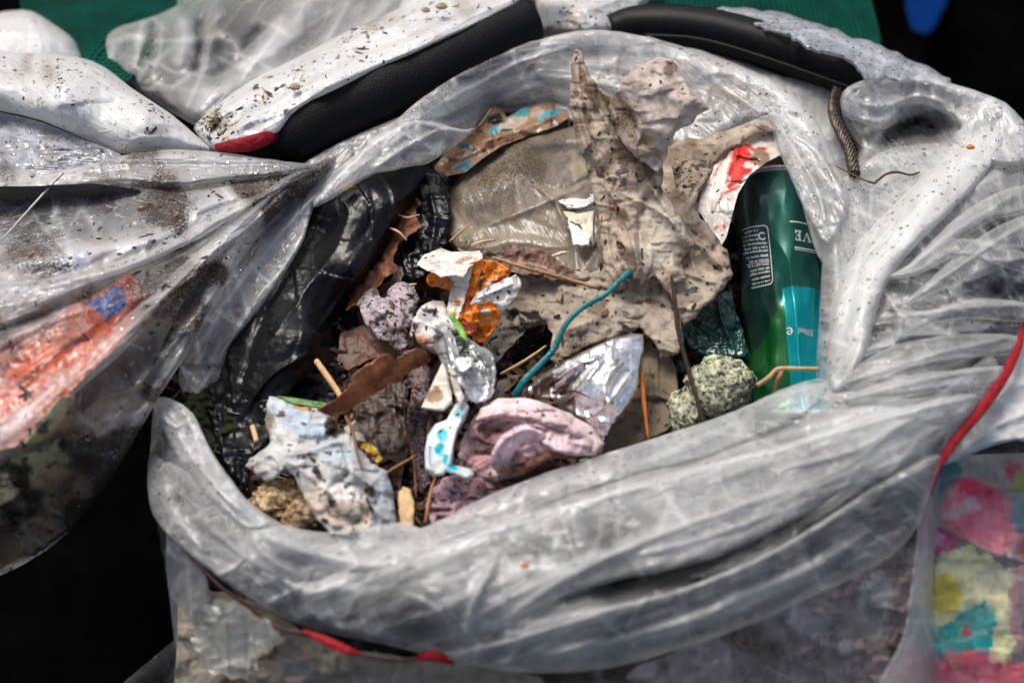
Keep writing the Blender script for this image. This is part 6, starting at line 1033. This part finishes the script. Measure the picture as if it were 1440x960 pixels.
# flakes of leaf and fibre over the compost
def flakes(name, label, key, n, mat, cols, lo, hi, prob=None, lift=.002, asp=2.2):
    pr = [pick(k_, m_, prob, 2) for k_, m_ in ([(key, n)] if isinstance(key, str) else key)]; P_ = np.vstack([p_[0] for p_ in pr]); N_ = np.vstack([p_[1] for p_ in pr]); V_, F_, C_ = [], [], []
    for a, b in zip(P_, N_):
        r = lo + (hi - lo) * rng.random() ** 2; b = b + rng.normal(size=3) * .45; b /= np.linalg.norm(b); t1 = np.cross(b, rng.normal(size=3)); t1 /= np.linalg.norm(t1); t2 = np.cross(b, t1); k = len(V_)
        m = 5; ring = [(math.cos(x) * (1 + .5 * rng.random()) * asp ** .5, math.sin(x) * (1 + .5 * rng.random()) / asp ** .5) for x in np.linspace(0, 2 * math.pi, 8)[:-1]]
        V_.append(a + b * lift); c = cols[rng.integers(len(cols))]; C_.append(c)
        for (u, v) in ring: V_.append(a + b * (lift + r * .35 * (rng.random() - .3)) + t1 * u * r + t2 * v * r); C_.append(c)
        for j in range(7): F_.append([k, k + 1 + j, k + 1 + (j + 1) % 7])
    o = link(name, np.array(V_), F_, mat, None, True, np.array(C_)); tag(o, label, 'plant debris', None, 'stuff')
flakes('leaf_flakes', 'torn brown leaf flakes strewn over the dark compost', 'bed', 1500, LEAF, [(.12, .05, .025), (.06, .03, .02), (.20, .09, .04), (.03, .02, .015), (.26, .17, .09)], .0015, .009)
flakes('torn_scraps', 'small torn scraps of stained tissue and film lying between the larger litter', 'bed', 330, TISSUE, [(.55, .50, .42), (.30, .24, .18), (.60, .60, .58), (.38, .28, .30), (.20, .14, .10), (.70, .64, .54)], .003, .010, None, .004, 1.5)
def mulch(name, label, cat, n, mat, cols, lo, hi, box):
    P_, N_ = pick('bed', n, lambda X, Y, D: ((X > box[0]) & (X < box[2]) & (Y > box[1]) & (Y < box[3])) * 1.0 + 1e-9, 2); V_, F_, C_ = [], [], []
    g = 9
    for a, b in zip(P_, N_):
        r = lo + (hi - lo) * rng.random() ** 1.5; b = b + rng.normal(size=3) * .5; b /= np.linalg.norm(b); t1 = np.cross(b, rng.normal(size=3)); t1 /= np.linalg.norm(t1); t2 = np.cross(b, t1); k = len(V_); s_ = int(rng.integers(9999))
        c = np.array(cols[rng.integers(len(cols))]); cu = rng.normal() * .5; cv = rng.normal() * .4
        for i in range(g):
            for j in range(g):
                u, v = i / (g - 1) * 2 - 1, j / (g - 1) * 2 - 1; rad = max(abs(u), abs(v)); an = math.atan2(v, u)
                ed = rad * (.62 + .5 * float(vn(np.array([an * 1.6 + s_]), np.array([.3]), 3)[0])); ln_ = math.hypot(u, v) + 1e-6; u2, v2 = u / ln_ * ed, v / ln_ * ed * .6
                h_ = cu * u2 * u2 + cv * v2 * 1.2 + .55 * (float(vn(np.array([u * 2 + s_]), np.array([v * 2.0]), 8)[0]) - .5)
                V_.append(a + b * (.009 + r * h_) + t1 * u2 * r + t2 * v2 * r); C_.append(c * (.7 + .6 * rng.random()))
        for i in range(g - 1):
            for j in range(g - 1): F_.append([k + i * g + j, k + (i + 1) * g + j, k + (i + 1) * g + j + 1, k + i * g + j + 1])
    o = link(name, np.array(V_), F_, mat, None, True, np.array(C_)); tag(o, label, cat, None, 'stuff')
mulch('leaf_mulch', 'curled dark brown leaf pieces packed into the gaps of the litter', 'leaf mulch', 330, LEAF, [(.10, .045, .025), (.05, .028, .018), (.18, .075, .035), (.03, .02, .014)], .006, .017, (300, 130, 1060, 760))
mulch('film_tatters', 'stained film and tissue tatters tangled in the middle of the litter', 'tatters', 70, TISSUE, [(.45, .42, .38), (.25, .20, .15), (.50, .48, .46), (.30, .22, .24)], .005, .012, (470, 380, 720, 740))
flakes('fibre_bits', 'thin straw and wood fibres scattered in the compost', 'bed', 420, STRAW, [(.42, .27, .13), (.28, .15, .07), (.14, .08, .04), (.55, .42, .26)], .001, .0045, None, .004, 9)
ITEMS_ = (('palep', 50), ('tis3', 60), ('tis2', 50), ('tis5', 40), ('lilac', 30), ('pink', 30), ('liner', 50), ('twist', 40), ('wad', 14), ('pink2', 30), ('brownp', 25), ('lilac2', 30))
flakes('leaf_flakes', 'dark leaf crumbs stuck to the wet litter', [(k_, int(n_ * .6)) for k_, n_ in ITEMS_], 0, LEAF, [(.05, .03, .02), (.10, .05, .03), (.16, .08, .04), (.02, .014, .01)], .0008, .0034, None, .0006, 2.5)
flakes('grit_flakes', 'tiny plant fragments dried on the left and upper film', fl[0], 150, LEAF, [(.02, .012, .008), (.12, .07, .035), (.05, .03, .015)], .0007, .0028, wd_, .0006, 5)
flakes('crumb_flakes', 'small plant fragments dried on the rolled bag edge', fl[4], 120, LEAF, [(.02, .012, .008), (.20, .13, .07), (.45, .36, .24)], .0008, .0030, wd_, .0006, 3)
